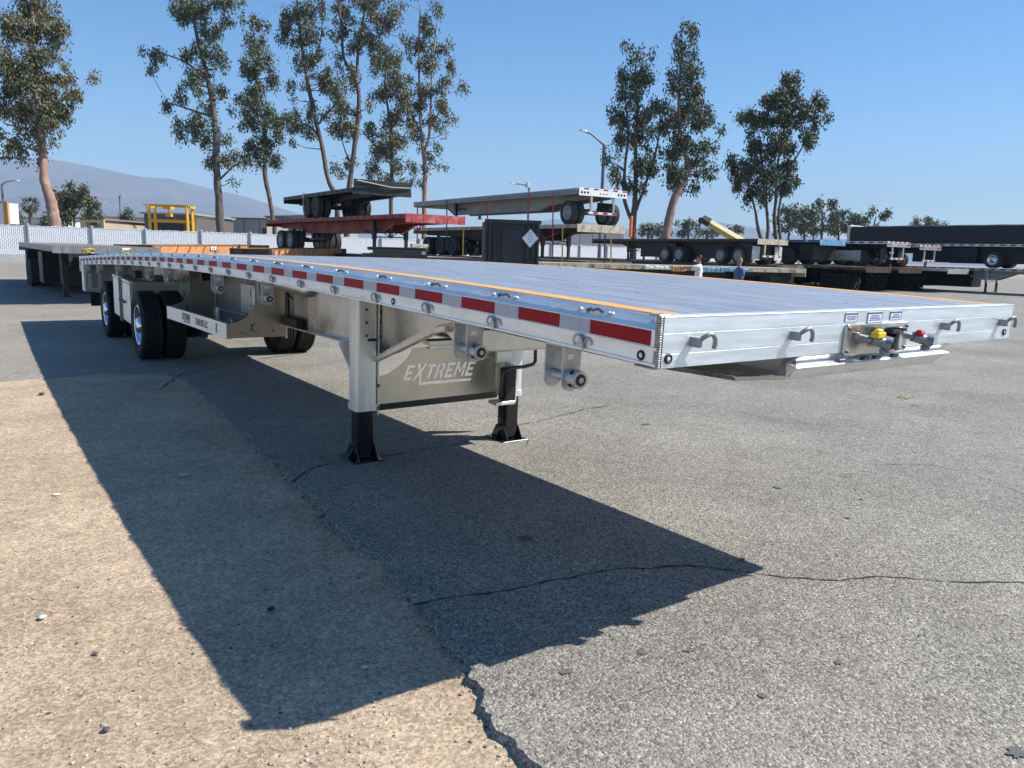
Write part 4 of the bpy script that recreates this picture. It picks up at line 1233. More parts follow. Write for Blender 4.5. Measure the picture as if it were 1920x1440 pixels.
    if bumper:
        m = MB()
        m.box(-0.75, 0.75, L - 0.06, L + 0.02, -H + 0.42, -H + 0.53)
        for s in (-1, 1):
            m.box(s * 0.60 - 0.05, s * 0.60 + 0.05, L - 0.05, L + 0.01, -H + 0.53, -0.29)
        bo = m.build('bumper', bumper, t)
        k = -0.75; q = 0
        while k < 0.70:
            MB().box(k, k + 0.23, L + 0.02, L + 0.024, -H + 0.445, -H + 0.51).build('reflector', REDT if q % 2 == 0 else DECAL, bo); k += 0.25; q += 1
    return t

STK = 'flatbed trailers stacked in rows'
# red trailer with a small black one on its back
flatbed('faded red flatbed trailer riding on a low trailer, a small black flatbed on its back', 12.47, 23.64, 2.937, 0.025, 14.7, rail=P_RED, beam=P_RED, head=P_REDL, ribs=1.6, gearm=P_BLACK, axles=(11.6, 12.9), H=1.47, group=STK, rim=RIMG, pocket=0.6)
flatbed('short black flatbed with a tall front board strapped on top of the red trailer', 12.1, 27.4, 4.02, -0.03, 8.9, rail=P_BLACK, beam=P_BLACK, deckm=P_BLACK, head_h=0.24, gear=None, axles=(4.5, 5.7), H=1.05, beam_d=0.42, group=STK, rim=RIMD, pocket=0.7)
m = MB(); m.box(10.85, 13.36, 27.33, 27.38, 4.03, 4.36); m.box(10.85, 13.36, 27.29, 27.33, 4.18, 4.22)
tag(m.build('front_board', P_BLACK), 'black board standing across the front end of the small black flatbed', 'board')
m = MB(); m.tube([(10.95, 27.28, 4.30), (12.4, 27.25, 4.12), (13.3, 27.28, 4.14)], 0.025, 5)
tag(m.build('rope', pm('pale_strap', (0.42, 0.41, 0.38), 0.8)), 'pale rope sagging across the front board of the small black flatbed', 'rope')
m = MB(); m.tube([(10.9, 33.0, 2.93), (10.83, 33.0, 4.04), (13.3, 33.0, 4.04), (13.4, 33.0, 2.93)], 0.03, 5)
tag(m.build('strap', pm('pale_strap', (0.42, 0.41, 0.38), 0.8)), 'pale webbing strap tying the small black flatbed down', 'strap')
flatbed('low weathered flatbed trailer carrying the red trailer', 12.5, 21.6, 1.42, 0.0, 15.0, rail=P_BLACK, beam=P_BLACK, deckm=P_WOODL, axles=(12.0, 13.3), H=1.42, group=STK, gear=None)
# grey trailer on tan trailer on a low one
flatbed('long grey flatbed trailer topping the centre stack, with a white lamp lined tail', 20.31, 37.8, 4.32, 3.112, 15.0, rail=P_PIPE, beam=P_GREY, deckm=P_WOOD, head=P_GREY, tail=WHITE, axles=(14.2,), gear=3.9, gearlen=0.95, H=1.45, lights='dark', bumper=P_GREY, rim=RIMG, beam_d=0.78, group=STK, railtype='tube', gearm=P_BLACK, pocket=0)
flatbed('old flatbed trailer with chipped tan nose in the middle of the centre stack', 19.64, 22.56, 2.86, -0.025, 14.7, rail=P_TAN, beam=P_BROWN, deckm=P_WOOD, head=P_TAN, axles=(10.4, 11.7, 13.2), gear=3.1, H=1.44, group=STK, rim=RIMD)
flatbed('low flatbed trailer at the foot of the centre stack under the chipped tan trailer', 19.6, 22.0, 1.40, 0.0, 15.0, rail=P_RUST, beam=P_BLACK, deckm=P_WOODL, axles=(12.0, 13.3), H=1.40, group=STK, gear=None)
# low trailer standing crosswise in front of the stacks
a = at(1474, 501, 29.5); b = at(980, 488, 27.0)
ang = math.atan2(b.y - a.y, b.x - a.x) - pi / 2
flatbed('low flatbed trailer parked crosswise with a pale plank deck, behind the two men', a.x, a.y, 1.36, ang, (b - a).length, 2.5, rail=P_TAN, beam=P_BLACK, deckm=P_WOODL, axles=(7.4, 8.6), gear=2.6, H=1.36, group=STK, rim=RIMD, head=P_TAN)
dirv = Vector((b.x - a.x, b.y - a.y, 0)).normalized(); nrmv = Vector((-dirv.y, dirv.x, 0))
me = text_mesh('2012', 0.17, 0, 0.002)
q = at(1097, 497, 26.0)
me.materials.append(WHITE)
side = Vector((a.x, a.y, 0)) - nrmv * 1.25
tt = (Vector((q.x, q.y, 0)) - side).dot(dirv)
if nrmv.dot(CF) < 0: side = Vector((a.x, a.y, 0)) + nrmv * 1.25
num = link('number_marking', me)
fl = Vector((CR.x, CR.y, 0)).normalized()
xd = dirv if dirv.dot(fl) > 0 else -dirv
nn_ = -nrmv if nrmv.dot(CF) > 0 else nrmv
pos = side + dirv * tt + nn_ * 0.02
num.matrix_world = Matrix(((xd.x, 0, nn_.x, pos.x - xd.x * 0.25), (xd.y, 0, nn_.y, pos.y - xd.y * 0.25), (0, 1, 0, 1.21), (0, 0, 0, 1)))
tag(num, 'white number 2012 on the side of the crosswise low trailer', 'marking')
# bundles and coloured gear along the crosswise trailer
for k, (px, col, w_, h_, lab) in enumerate(((1362, P_BLUEL, 0.9, 0.20, 'light blue folded tarpaulin on the edge of the crosswise trailer beside the man in blue'), (1412, P_BLUEL, 1.0, 0.16, 'pale blue bundle hung along the crosswise trailer right of the man in blue'),
                                             (1240, WHITE, 0.9, 0.14, 'white box hung along the crosswise trailer left of the man in white'), (1287, P_ORANGE, 0.5, 0.2, 'orange brown crate on the crosswise trailer behind the arm of the man in white'))):
    d = 26.4
    q = at(px, 503, d)
    t_ = (Vector((q.x, q.y, 0)) - side).dot(dirv)
    c_ = side + dirv * t_ + nn_ * 0.10
    mb = MB(); rr = random.Random(k)
    for i in range(5):
        u = -w_ / 2 + w_ * i / 5
        mb.box(u, u + w_ / 5 - 0.01, -0.08, 0.06 + rr.uniform(-0.02, 0.02), -h_, rr.uniform(-0.05, 0.0))
    o = mb.build('bundle', col, None, (c_.x, c_.y, 1.36), 0.02)
    o.rotation_euler.z = math.atan2(xd.y, xd.x)
    tag(o, lab, 'bundle')
# brown trailer and its neighbours, all showing their tails
flatbed('brown flatbed trailer with white mudflaps and a chipped tan tail on a low trailer', 36.85, 41.5, 2.80, 3.083, 15.2, rail=P_BROWN, beam=P_BROWN, deckm=P_WOOD, tail=P_TAN, axles=(7.6, 8.9, 12.4, 13.8), gear=3.4, H=1.44, flaps=P_MUD, bumper=P_TAN, rim=RIMG, lights=False, shade_fill=True, group=STK)
flatbed('low rusty flatbed trailer under the brown trailer', 36.8, 41.0, 1.38, pi, 15.4, rail=P_RUST, beam=P_BLACK, deckm=P_WOODL, axles=(12.0, 13.3), H=1.38, gear=None, shade_fill=True, group=STK)
flatbed('blue flatbed trailer with a bright blue tail between the brown and the silver trailers', 40.2, 39.9, 2.88, pi, 14.6, rail=P_BLUE, beam=P_BLACK, tail=P_BLUEL, axles=(11.0, 12.4), gear=None, H=1.46, tape=True, shade_fill=True, group=STK, rim=RIMD)
flatbed('low rusty flatbed trailer under the blue trailer', 40.2, 22.3, 1.40, 0, 14.6, rail=P_RUST, head=P_BROWN, beam=P_BLACK, deckm=P_WOODL, axles=(11.4, 12.7), H=1.40, gear=3.4, rim=RIMK, shade_fill=True, group=STK)
flatbed('silver flatbed trailer with a taped tail frame between the blue and the last silver one', 43.5, 37.5, 2.90, pi, 14.4, rail=P_SILVER, beam=P_BLACK, tail=P_SILVER, axles=(10.2, 12.6), gear=None, H=1.46, tape='tight', lights=True, bumper=P_SILVER, flaps=P_BLACK, rim=RIMG, group=STK)
flatbed('low rusty flatbed trailer under the silver trailer with the grey wheel', 43.4, 22.2, 1.40, 0, 14.6, rail=P_RUST, head=P_BROWN, beam=P_BLACK, deckm=P_WOODL, axles=(11.4, 12.7), H=1.40, gear=3.4, rim=RIMK, shade_fill=True, group=STK)
flatbed('silver flatbed trailer with a row of tail lamps, last of the row of stacks', 46.6, 37.2, 2.80, pi, 14.4, rail=P_SILVER, beam=P_BLACK, tail=P_SILVER, axles=(9.6, 12.0), gear=None, H=1.42, tape='tight', lights=True, bumper=P_SILVER, group=STK)
flatbed('low silver nosed flatbed trailer under the right end of the row', 46.6, 21.0, 1.42, 0, 14.6, rail=P_SILVER, beam=P_BLACK, deckm=P_WOODL, head=P_SILVER, axles=(11.4, 12.7), H=1.42, gear=3.4, shade_fill=True, group=STK)
m = MB(); m.box(41.95, 42.12, 24.6, 26.2, 1.75, 2.35); m.box(41.94, 41.95, 24.65, 26.15, 2.05, 2.07)
tag(m.build('tool_box', P_GREY, None, None, 0.01), 'grey steel tool box beside the grey wheel of the middle silver trailer', 'tool box')
for k, (xx, nm) in enumerate(((36.9, 'brown'), (40.3, 'blue'), (43.5, 'middle silver'), (46.7, 'last silver'))):  # invented dark trailers, added to hide the lit ground behind the row
    flatbed('dark flatbed trailer added behind the row to darken the view beneath the %s trailer' % nm, xx, 43.0, 1.40, 0, 13.5, rail=P_BLACK, beam=P_BLACK, deckm=P_WOOD, axles=(1.2, 9.8, 11.1), gear=4.0, H=1.40, shade_fill=True, rim=RIMK, group=STK, pocket=0, beam_d=0.75)
# the black pair at the far right
up = flatbed('silver trailer with a long black tarpaulin load and polished wheels at the far right', 51.3, 30.6, 2.98, pi, 16.2, rail=P_SILVER, beam=P_BLACK, deckm=P_BLACK, axles=(9.9, 13.0), gear=None, H=1.46, tape='tight', rim=RIMC, shade_fill=True, group=STK)
lo = flatbed('silver flatbed trailer with silver landing legs under the black tarpaulin load', 51.3, 17.4, 1.50, 0, 16.0, rail=P_SILVER, beam=P_SILVER, deckm=P_WOOD, axles=(11.0, 13.0), gear=3.7, gearm=ALU, H=1.50, tape='tight', rim=RIMW, beam_d=0.72, shade_fill=True, group=STK)
m = MB()
yy = [14.8 + (30.35 - 14.8) * i / 26 for i in range(27)]
m.sweep([(-1.24, -0.12), (-1.255, 0.5), (-1.24, 0.98), (-1.0, 1.05), (0.0, 1.10), (1.0, 1.05), (1.24, 0.98), (1.255, 0.5), (1.24, -0.12)], yy, lambda y: 3.12 + 0.012 * sin(y * 3.1), xf=lambda x, y: 51.3 + x * (1 + 0.008 * sin(y * 6.1)))
tag(m.build('tarpaulin_load', pm('black_tarpaulin', (0.010, 0.012, 0.018), 0.55, 0, 0.2, 1.2, 0.01, 3)), 'long flat topped black tarpaulin over the load on the far right trailer', 'tarpaulin')
m = MB(); m.box(50.05, 52.55, 30.36, 30.58, 3.0, 4.24)
tag(m.build('bulkhead', P_SILVER, None, None, 0.02), 'grey bulkhead at the left end of the long black tarpaulin', 'bulkhead')
# far left
a = Vector((-13.5, 22.65, 0))
def cam_ground(lat, dep, z=0.0):
    f = Vector((CF.x, CF.y, 0)).normalized(); r = Vector((CR.x, CR.y, 0)).normalized()
    p = CAM + r * lat + f * dep
    return Vector((p.x, p.y, z))
flatbed('silver flatbed trailer directly behind the tail of the foreground trailer, dark underneath', 1.2, 21.0, 1.52, 0.0, 14.8, rail=pm('dull_aluminium', (0.30, 0.30, 0.295), 0.5, 0.6, 0.25, 4), beam=P_BLACK, deckm=P_WOOD, head_h=0.19, axles=(9.9, 11.2), gear=3.5, H=1.52, tape=False, group=STK, gearm=P_BLACK, rim=RIMK, pocket=0.0, shade_fill=True)
for px, nm in ((180, 'knot of yellow straps on the nose of the silver trailer behind, left one'), (252, 'yellow and white straps on the nose of the silver trailer behind, nearest the orange chassis')):
    q = Vector((0.72 if px == 180 else 1.64, 20.86, 0)); mb = MB(); rr = random.Random(px)
    for k in range(9):
        mb.tube([(rr.uniform(-.15, .15), rr.uniform(-.04, .04), rr.uniform(-.08, .08)) for _ in range(4)], 0.022, 5, 0 if rr.random() < .75 else 1)
    o = mb.build('strap_bundle', [pm('yellow_webbing', (0.36, 0.27, 0.04), 0.7), WHITE], None, (q.x, q.y, 1.40)); tag(o, nm, 'straps')
# orange chassis
def chassis(label, pa, pb, da, db, za, zb_, nm_plate, ribs):
    A = at(pa, 465, da); B = at(pb, 467, db)
    A.z = za; B.z = zb_
    d = (B - A); L = d.length; t = thing('container_chassis', label, 'chassis', A, math.atan2(d.y, d.x), 'orange chassis'); t.rotation_euler = (0, -math.asin(d.z / L), math.atan2(d.y, d.x))
    for s, yy in ((0, 0.0), (1, 2.0)):
        m = MB(); m.box(0, L, yy, yy + 0.05, -0.36, 0.03); m.box(0, L, yy - 0.03, yy + 0.08, 0.015, 0.03); m.box(0, L, yy - 0.03, yy + 0.08, -0.36, -0.345)
        bm_ = m.build('side_beam', P_ORANGE, t)
        k = 0.5; r_ = random.Random(int(pa))
        while k < L - 0.3:
            MB().prism([(k - ribs[1], -0.345), (k, -0.345), (k, 0.01)], 'xz', yy - 0.10, yy - 0.01).build('gusset', P_ORANGE, bm_); k += ribs[0] * r_.uniform(0.7, 1.2)
    m = MB()
    for xx in (0.0, L * 0.33, L * 0.66, L - 0.12):
        m.box(xx, xx + 0.12, 0.05, 2.0, -0.22, -0.01)
    m.build('cross_beams', P_ORANGE, t)
    for xx in (0, L - 0.16):
        m = MB(); m.box(xx, xx + 0.16, -0.10, 2.15, -0.26, 0.03); m.build('bolster', P_RUST, t)
    for xx in (L * 0.3, L * 0.55):
        for yy in (0.25, 1.75):
            w = link('wheel', TYB, t, (xx, yy, -za + 0.487)); w.rotation_euler.z = pi / 2; link('rim', RIMD, w)
        MB().cyl((xx, 0.25, -za + 0.487), (xx, 1.75, -za + 0.487), 0.06, 8).build('axle', P_BLACK, t)
        m = MB(); m.box(xx - 0.06, xx + 0.06, 0.9, 1.1, -za + 0.487, -0.02); m.build('spring_hanger', P_BLACK, t)
    for xx in (0.4, L - 0.4):
        for yy in (0.4, 1.6):
            m = MB(); m.box(xx - 0.06, xx + 0.06, yy - 0.06, yy + 0.06, -za + 0.0, -0.2); m.build('support_leg', P_BLACK, t)
    if nm_plate:
        m = MB(); m.box(L * 0.46, L * 0.46 + 0.38, -0.045, -0.035, -0.20, -0.03); pl = m.build('number_plate', DECAL, t)
        me = text_mesh('44', 0.17, 0, 0.002); place_mesh('number', me, BLACKI, pl, Matrix(((1, 0, 0, L * 0.46 + 0.075), (0, 0, -1, -0.048), (0, 1, 0, -0.18), (0, 0, 0, 1))))
    return t
chassis('orange container chassis with a white number 44 plate, left of the red trailer', 283, 502, 33, 40, 1.52, 1.66, True, (0.95, 0.22))
chassis('orange chassis with close truss ribs in front of the wheels of the red trailer', 506, 646, 30, 34, 1.50, 1.60, False, (0.32, 0.16))
for k, (xx, yy_, w_, h_, nm) in enumerate(((36.6, 27.6, 2.3, 1.02, 'brown'), (40.2, 24.6, 2.2, 0.95, 'blue'), (43.4, 24.8, 2.3, 1.0, 'middle silver'), (46.6, 24.2, 2.3, 0.95, 'last silver'))):  # invented black stacks, added to darken the bright ground under the row
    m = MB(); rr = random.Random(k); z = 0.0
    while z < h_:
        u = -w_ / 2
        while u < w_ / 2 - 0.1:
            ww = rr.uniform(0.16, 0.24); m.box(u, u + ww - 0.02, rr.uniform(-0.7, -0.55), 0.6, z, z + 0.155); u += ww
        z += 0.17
    o = m.build('shade_stack', pm('shade_stack_black', (0.012, 0.011, 0.010), 0.9, 0, 0.3, 4), None, (xx, yy_, 0)); o['kind'] = 'stuff'
    tag(o, 'dark stack added to darken the ground beneath the %s trailer' % nm, 'timber pile', 'added shade stacks under the row')
# planks and dunnage by the front legs of the red trailer
for k, (pa, ya, pb, yb_, d1, d2) in enumerate(((680, 479, 800, 470, 24.6, 25.2), (700, 484, 790, 478, 24.2, 24.6), (690, 487, 800, 486, 23.8, 23.8))):
    A = at(pa, ya, d1); B = at(pb, yb_, d2); A.z = 1.42 + 0.05 + 0.10 * k; B.z = 1.42 + 0.05 + 0.10 * k
    d = B - A
    m = MB(); m.box(0, d.length, -0.12, 0.12, -0.05, 0.05)
    o = m.build('timber', P_BLACK, None, A, 0.01); o.rotation_euler.z = math.atan2(d.y, d.x)
    tag(o, ('lowest', 'middle', 'topmost')[k] + ' black timber lying under the front legs of the red trailer', 'timber', 'timbers under the red trailer')
q = at(783, 471, 25.0)
for k in range(3):
    m = MB(); m.box(-0.3, 0.3, -0.08, 0.08, -0.05, 0.05)
    o = m.build('wood_block', P_TAN, None, (q.x + 0.06 * k, q.y + 0.1, 1.58 + 0.11 * k), 0.008); o.rotation_euler.z = -0.4 + 0.2 * k
    tag(o, ('lowest', 'middle', 'topmost')[k] + ' pale wooden block of the small pile beside the red trailer', 'wood block', 'wood blocks')

# black steel bin with a white diamond placard
q0 = at(960, 470, 21.0)
bin_ = thing('steel_bin', 'tall black steel bin with a white diamond placard in front of the centre stack', 'bin', (q0.x, q0.y, 0), math.atan2(CR.y, CR.x) + 0.12)
hz = 2.53
m = MB()
m.box(-0.72, 0.72, 0.0, 0.03, 0.9, hz - 0.05); m.box(-0.72, -0.68, 0.03, 1.3, 0.9, hz - 0.05); m.box(0.68, 0.72, 0.03, 1.3, 0.9, hz - 0.05); m.box(-0.72, 0.72, 1.27, 1.30, 0.9, hz - 0.05); m.box(-0.72, 0.72, 0.03, 1.27, 0.9, 0.94)
m.build('shell', P_BLACK, bin_)
m = MB(); m.box(-0.76, 0.78, -0.06, 0.0, hz - 0.10, hz); m.box(-0.76, -0.70, -0.06, -0.0, 0.9, hz - 0.1)
m.build('top_frame', P_BLACK, bin_)
for xx in (-0.62, -0.48, 0.42, 0.56, 0.70):
    MB().box(xx - 0.03, xx + 0.03, -0.05, 0.0, 0.92, hz - 0.10).build('upright_rib', P_BLACK, bin_)
for zz in (1.35, 1.60):
    MB().box(-0.66, -0.30, -0.045, 0.0, zz, zz + 0.03).build('cross_rib', P_BLACK, bin_)
MB().box(-0.28, 0.28, -0.03, -0.002, 1.12, 2.25).build('door_panel', pm('dark_grey_panel', (0.03, 0.031, 0.034), 0.6, 0, 0.2, 4), bin_)
for xx in (-0.6, 0.6):
    for yy in (0.1, 1.2):
        MB().box(xx - 0.05, xx + 0.05, yy - 0.05, yy + 0.05, 0.0, 0.9).build('leg', P_BLACK, bin_)
r_ = 0.25; zc = 2.05; xc = 0.48
m = MB(); m.prism([(xc, zc - r_), (xc + r_ * 0.9, zc), (xc, zc + r_), (xc - r_ * 0.9, zc)], 'xz', -0.075, -0.062)
pl = m.build('placard', DECAL, bin_)
m = MB()
for (u, v, w_) in ((0, 0.12, 0.08), (0, 0.05, 0.14), (0, -0.03, 0.16), (0, -0.09, 0.08)):
    m.box(xc + u - w_ / 2, xc + u + w_ / 2, -0.0775, -0.075, zc + v, zc + v + 0.018)
for s in (0.92,):
    pts = [(xc, zc - r_ * s), (xc + r_ * .9 * s, zc), (xc, zc + r_ * s), (xc - r_ * .9 * s, zc)]
    for i in range(4):
        p, q = pts[i], pts[(i + 1) % 4]
        m.tube([(p[0], -0.076, p[1]), (q[0], -0.076, q[1])], 0.005, 4)
m.build('placard_print', pm('grey_print', (0.35, 0.35, 0.36), 0.6), pl)

# tie-down straps on the centre stack
for (px, y0_, y1_, d, col, nm) in ((838, 375, 470, 33, pm('navy_webbing', (0.02, 0.035, 0.07), 0.7), 'dark blue'), (915, 370, 410, 31.8, P_RED, 'dark red, over the black bin'), (991, 361, 410, 31.0, P_RED, 'dark red, right of the placard'), (1037, 360, 495, 30.4, P_RED, 'long dark red, beside the black bin'), (913, 372, 412, 31.6, P_RED, None),
                                   (1055, 422, 492, 29.9, pm('yellow_webbing', (0.36, 0.27, 0.04), 0.7), 'yellow, below the tan nose'), (869, 427, 480, 31.5, pm('yellow_webbing', (0.36, 0.27, 0.04), 0.7), 'yellow, left of the black bin'), (1134, 440, 498, 28.6, P_BROWN, 'brown, under the tan nose'), (1146, 448, 495, 28.4, pm('yellow_webbing', (0.36, 0.27, 0.04), 0.7), 'yellow, right of the tan nose'), (783, 384, 462, 34, P_RED, 'dark red, at the nose of the grey trailer')):
    if nm is None: continue
    A = at(px, y0_, d); B = at(px - 1, y1_, d)
    f = Vector((CR.x, CR.y, 0)).normalized() * 0.026
    g = Vector((CF.x, CF.y, 0)).normalized() * 0.006
    mb = MB(); mb.add([A - f - g, A + f - g, B + f - g, B - f - g, A - f + g, A + f + g, B + f + g, B - f + g], [(0, 1, 2, 3), (7, 6, 5, 4), (0, 4, 5, 1), (2, 6, 7, 3), (1, 5, 6, 2), (3, 7, 4, 0)])
    tag(mb.build('tie_down_strap', col), 'tie down strap on the centre stack, ' + nm, 'strap', 'straps of the centre stack')
q = at(1183, 425, 29.5)
m = MB(); m.box(-0.05, 0.05, -0.05, 0.05, -0.4, 0.4)
tag(m.build('marker_post', pm('orange_red_paint', (0.75, 0.13, 0.03), 0.5), None, q, 0.01), 'short orange red marker post at the tan nose of the centre stack', 'post')
# ================================================================== fence of white slats along the back of the yard
SLAT = pm('white_fence_slat', (0.74, 0.75, 0.78), 0.55, 0, 0.10, 3)
SLATG = pm('grey_fence_slat', (0.50, 0.52, 0.56), 0.55, 0, 0.10, 3)
FY = 65.7
fence = thing('slat_fence', 'long white slatted chain link fence along the back of the yard', 'fence', (0, FY, 0))
PX = [-6.3, -2.1, 2.0, 6.15, 9.9, 14.1, 18.1]
while PX[-1] < 96: PX.append(PX[-1] + 4.05)
post = MB(); post.cyl((0, -0.05, 0.0), (0, -0.05, 2.74), 0.11, 10); post.lathe([(0.12, 2.74), (0.08, 2.80), (0.0, 2.82)], (0, -0.05, 0), 'z', 10)
post_me = post.mesh('fence_post', pm('galvanised_post', (0.40, 0.41, 0.43), 0.5, 0.5, 0.1, 5))
for x in PX:
    link('fence_post', post_me, fence, (x, 0, 0))
fr = random.Random(4)
for a, b in zip(PX[:-1], PX[1:]):
    m = MB(); x = a + 0.1; k = 0
    while x < b - 0.1:
        hh = 2.66 + fr.uniform(-0.03, 0.03)
        w = 0.095
        for j in range(14):     # slats woven through the mesh: each leans in and out along its height
            z0 = 0.48 + (hh - 0.48) * j / 14; z1 = 0.48 + (hh - 0.48) * (j + 1) / 14
            yo = 0.007 * (1 if (j + k) % 2 else -1)
            m.add([(x, yo, z0), (x + w, yo, z0), (x + w, -yo, z1), (x, -yo, z1)], [(0, 1, 2, 3)], 0)
        x += w + 0.03; k += 1
    p = m.build('slat_panel', SLAT, fence); p['kind'] = 'stuff'
    m = MB(); m.cyl((a, 0.0, 2.62), (b, 0.0, 2.62), 0.025, 6); m.cyl((a, 0.0, 0.56), (b, 0.0, 0.56), 0.025, 6); m.box(a, b, 0.05, 0.06, 0.47, 2.6)
    m.build('fence_rail', SLATG, fence)
tag(MB().box(-9, 98, FY - 0.12, FY + 0.12, -0.1, 0.46).build('kerb_wall', pm('grey_concrete', (0.42, 0.42, 0.41), 0.9, 0, 0.15, 2)), 'low grey concrete wall under the white slatted fence', 'wall')

# ================================================================== trees
BARK = {}
def bark(name, c1, c2, sc=3.0):
    m = pm(name, c1, 0.9, 0, 0.28, sc, 0.03, 6, (1.5, 1.5, 0.5), dirt=c2, dirt_amt=0.85)
    return m
BK1 = bark('pink_smooth_bark', (0.31, 0.18, 0.13), (0.45, 0.39, 0.32), 2.6)
BK2 = bark('grey_brown_bark', (0.11, 0.085, 0.07), (0.21, 0.18, 0.155), 2.6)
def leafmat(name, cols, rough=0.58):
    m = bpy.data.materials.new(name); m.use_nodes = True
    n = m.node_tree.nodes; l = m.node_tree.links; b = n['Principled BSDF']
    g = n.new('ShaderNodeNewGeometry')
    r = n.new('ShaderNodeValToRGB'); l.new(g.outputs['Random Per Island'], r.inputs[0])
    e = r.color_ramp.elements
    e[0].color = (*cols[0], 1); e[1].color = (*cols[-1], 1)
    for i, c in enumerate(cols[1:-1]):
        q = e.new((i + 1) / (len(cols) - 1)); q.color = (*c, 1)
    l.new(r.outputs[0], b.inputs['Base Color'])
    b.inputs['Roughness'].default_value = rough
    b.inputs['Specular IOR Level'].default_value = 0.35
    return m
LEAF1 = leafmat('eucalyptus_leaf', [(0.042, 0.056, 0.028), (0.078, 0.098, 0.052), (0.118, 0.135, 0.078), (0.15, 0.14, 0.07), (0.18, 0.195, 0.145)])
LEAF2 = leafmat('olive_eucalyptus_leaf', [(0.062, 0.068, 0.028), (0.11, 0.115, 0.048), (0.155, 0.15, 0.068), (0.20, 0.155, 0.07), (0.19, 0.20, 0.135)])
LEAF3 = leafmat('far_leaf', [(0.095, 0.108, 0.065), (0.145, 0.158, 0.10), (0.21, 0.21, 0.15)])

def leaves(mb, c, rad, n, rnd, size, droop=0.75):
    """sprigs of hanging lance-shaped leaves inside an ellipsoid, thinner towards its rim"""
    k = 0
    while k < n:
        u = Vector((rnd.gauss(0, 1), rnd.gauss(0, 1), rnd.gauss(0, 1))).normalized() * rnd.random() ** 0.45
        p = Vector((c[0] + u.x * rad[0], c[1] + u.y * rad[1], c[2] + u.z * rad[2]))
        ns = rnd.randint(4, 9)
        for _ in range(ns):
            q = p + Vector((rnd.gauss(0, .20), rnd.gauss(0, .20), rnd.gauss(0, .26)))
            d = Vector((rnd.gauss(0, .5), rnd.gauss(0, .5), -droop + rnd.gauss(0, .5))).normalized()
            s = d.cross(Vector((rnd.gauss(0, 1), rnd.gauss(0, 1), rnd.gauss(0, 1)))).normalized()
            L = size * rnd.uniform(0.7, 1.35); w = L * rnd.uniform(0.16, 0.26)
            o = len(mb.v)
            mid = q + d * (L * 0.45)
            mb.v += [tuple(q), tuple(mid + s * w), tuple(q + d * L), tuple(mid - s * w)]
            mb.f.append([o, o + 1, o + 2, o + 3]); mb.m.append(0); mb.sm.append(False)
            k += 1

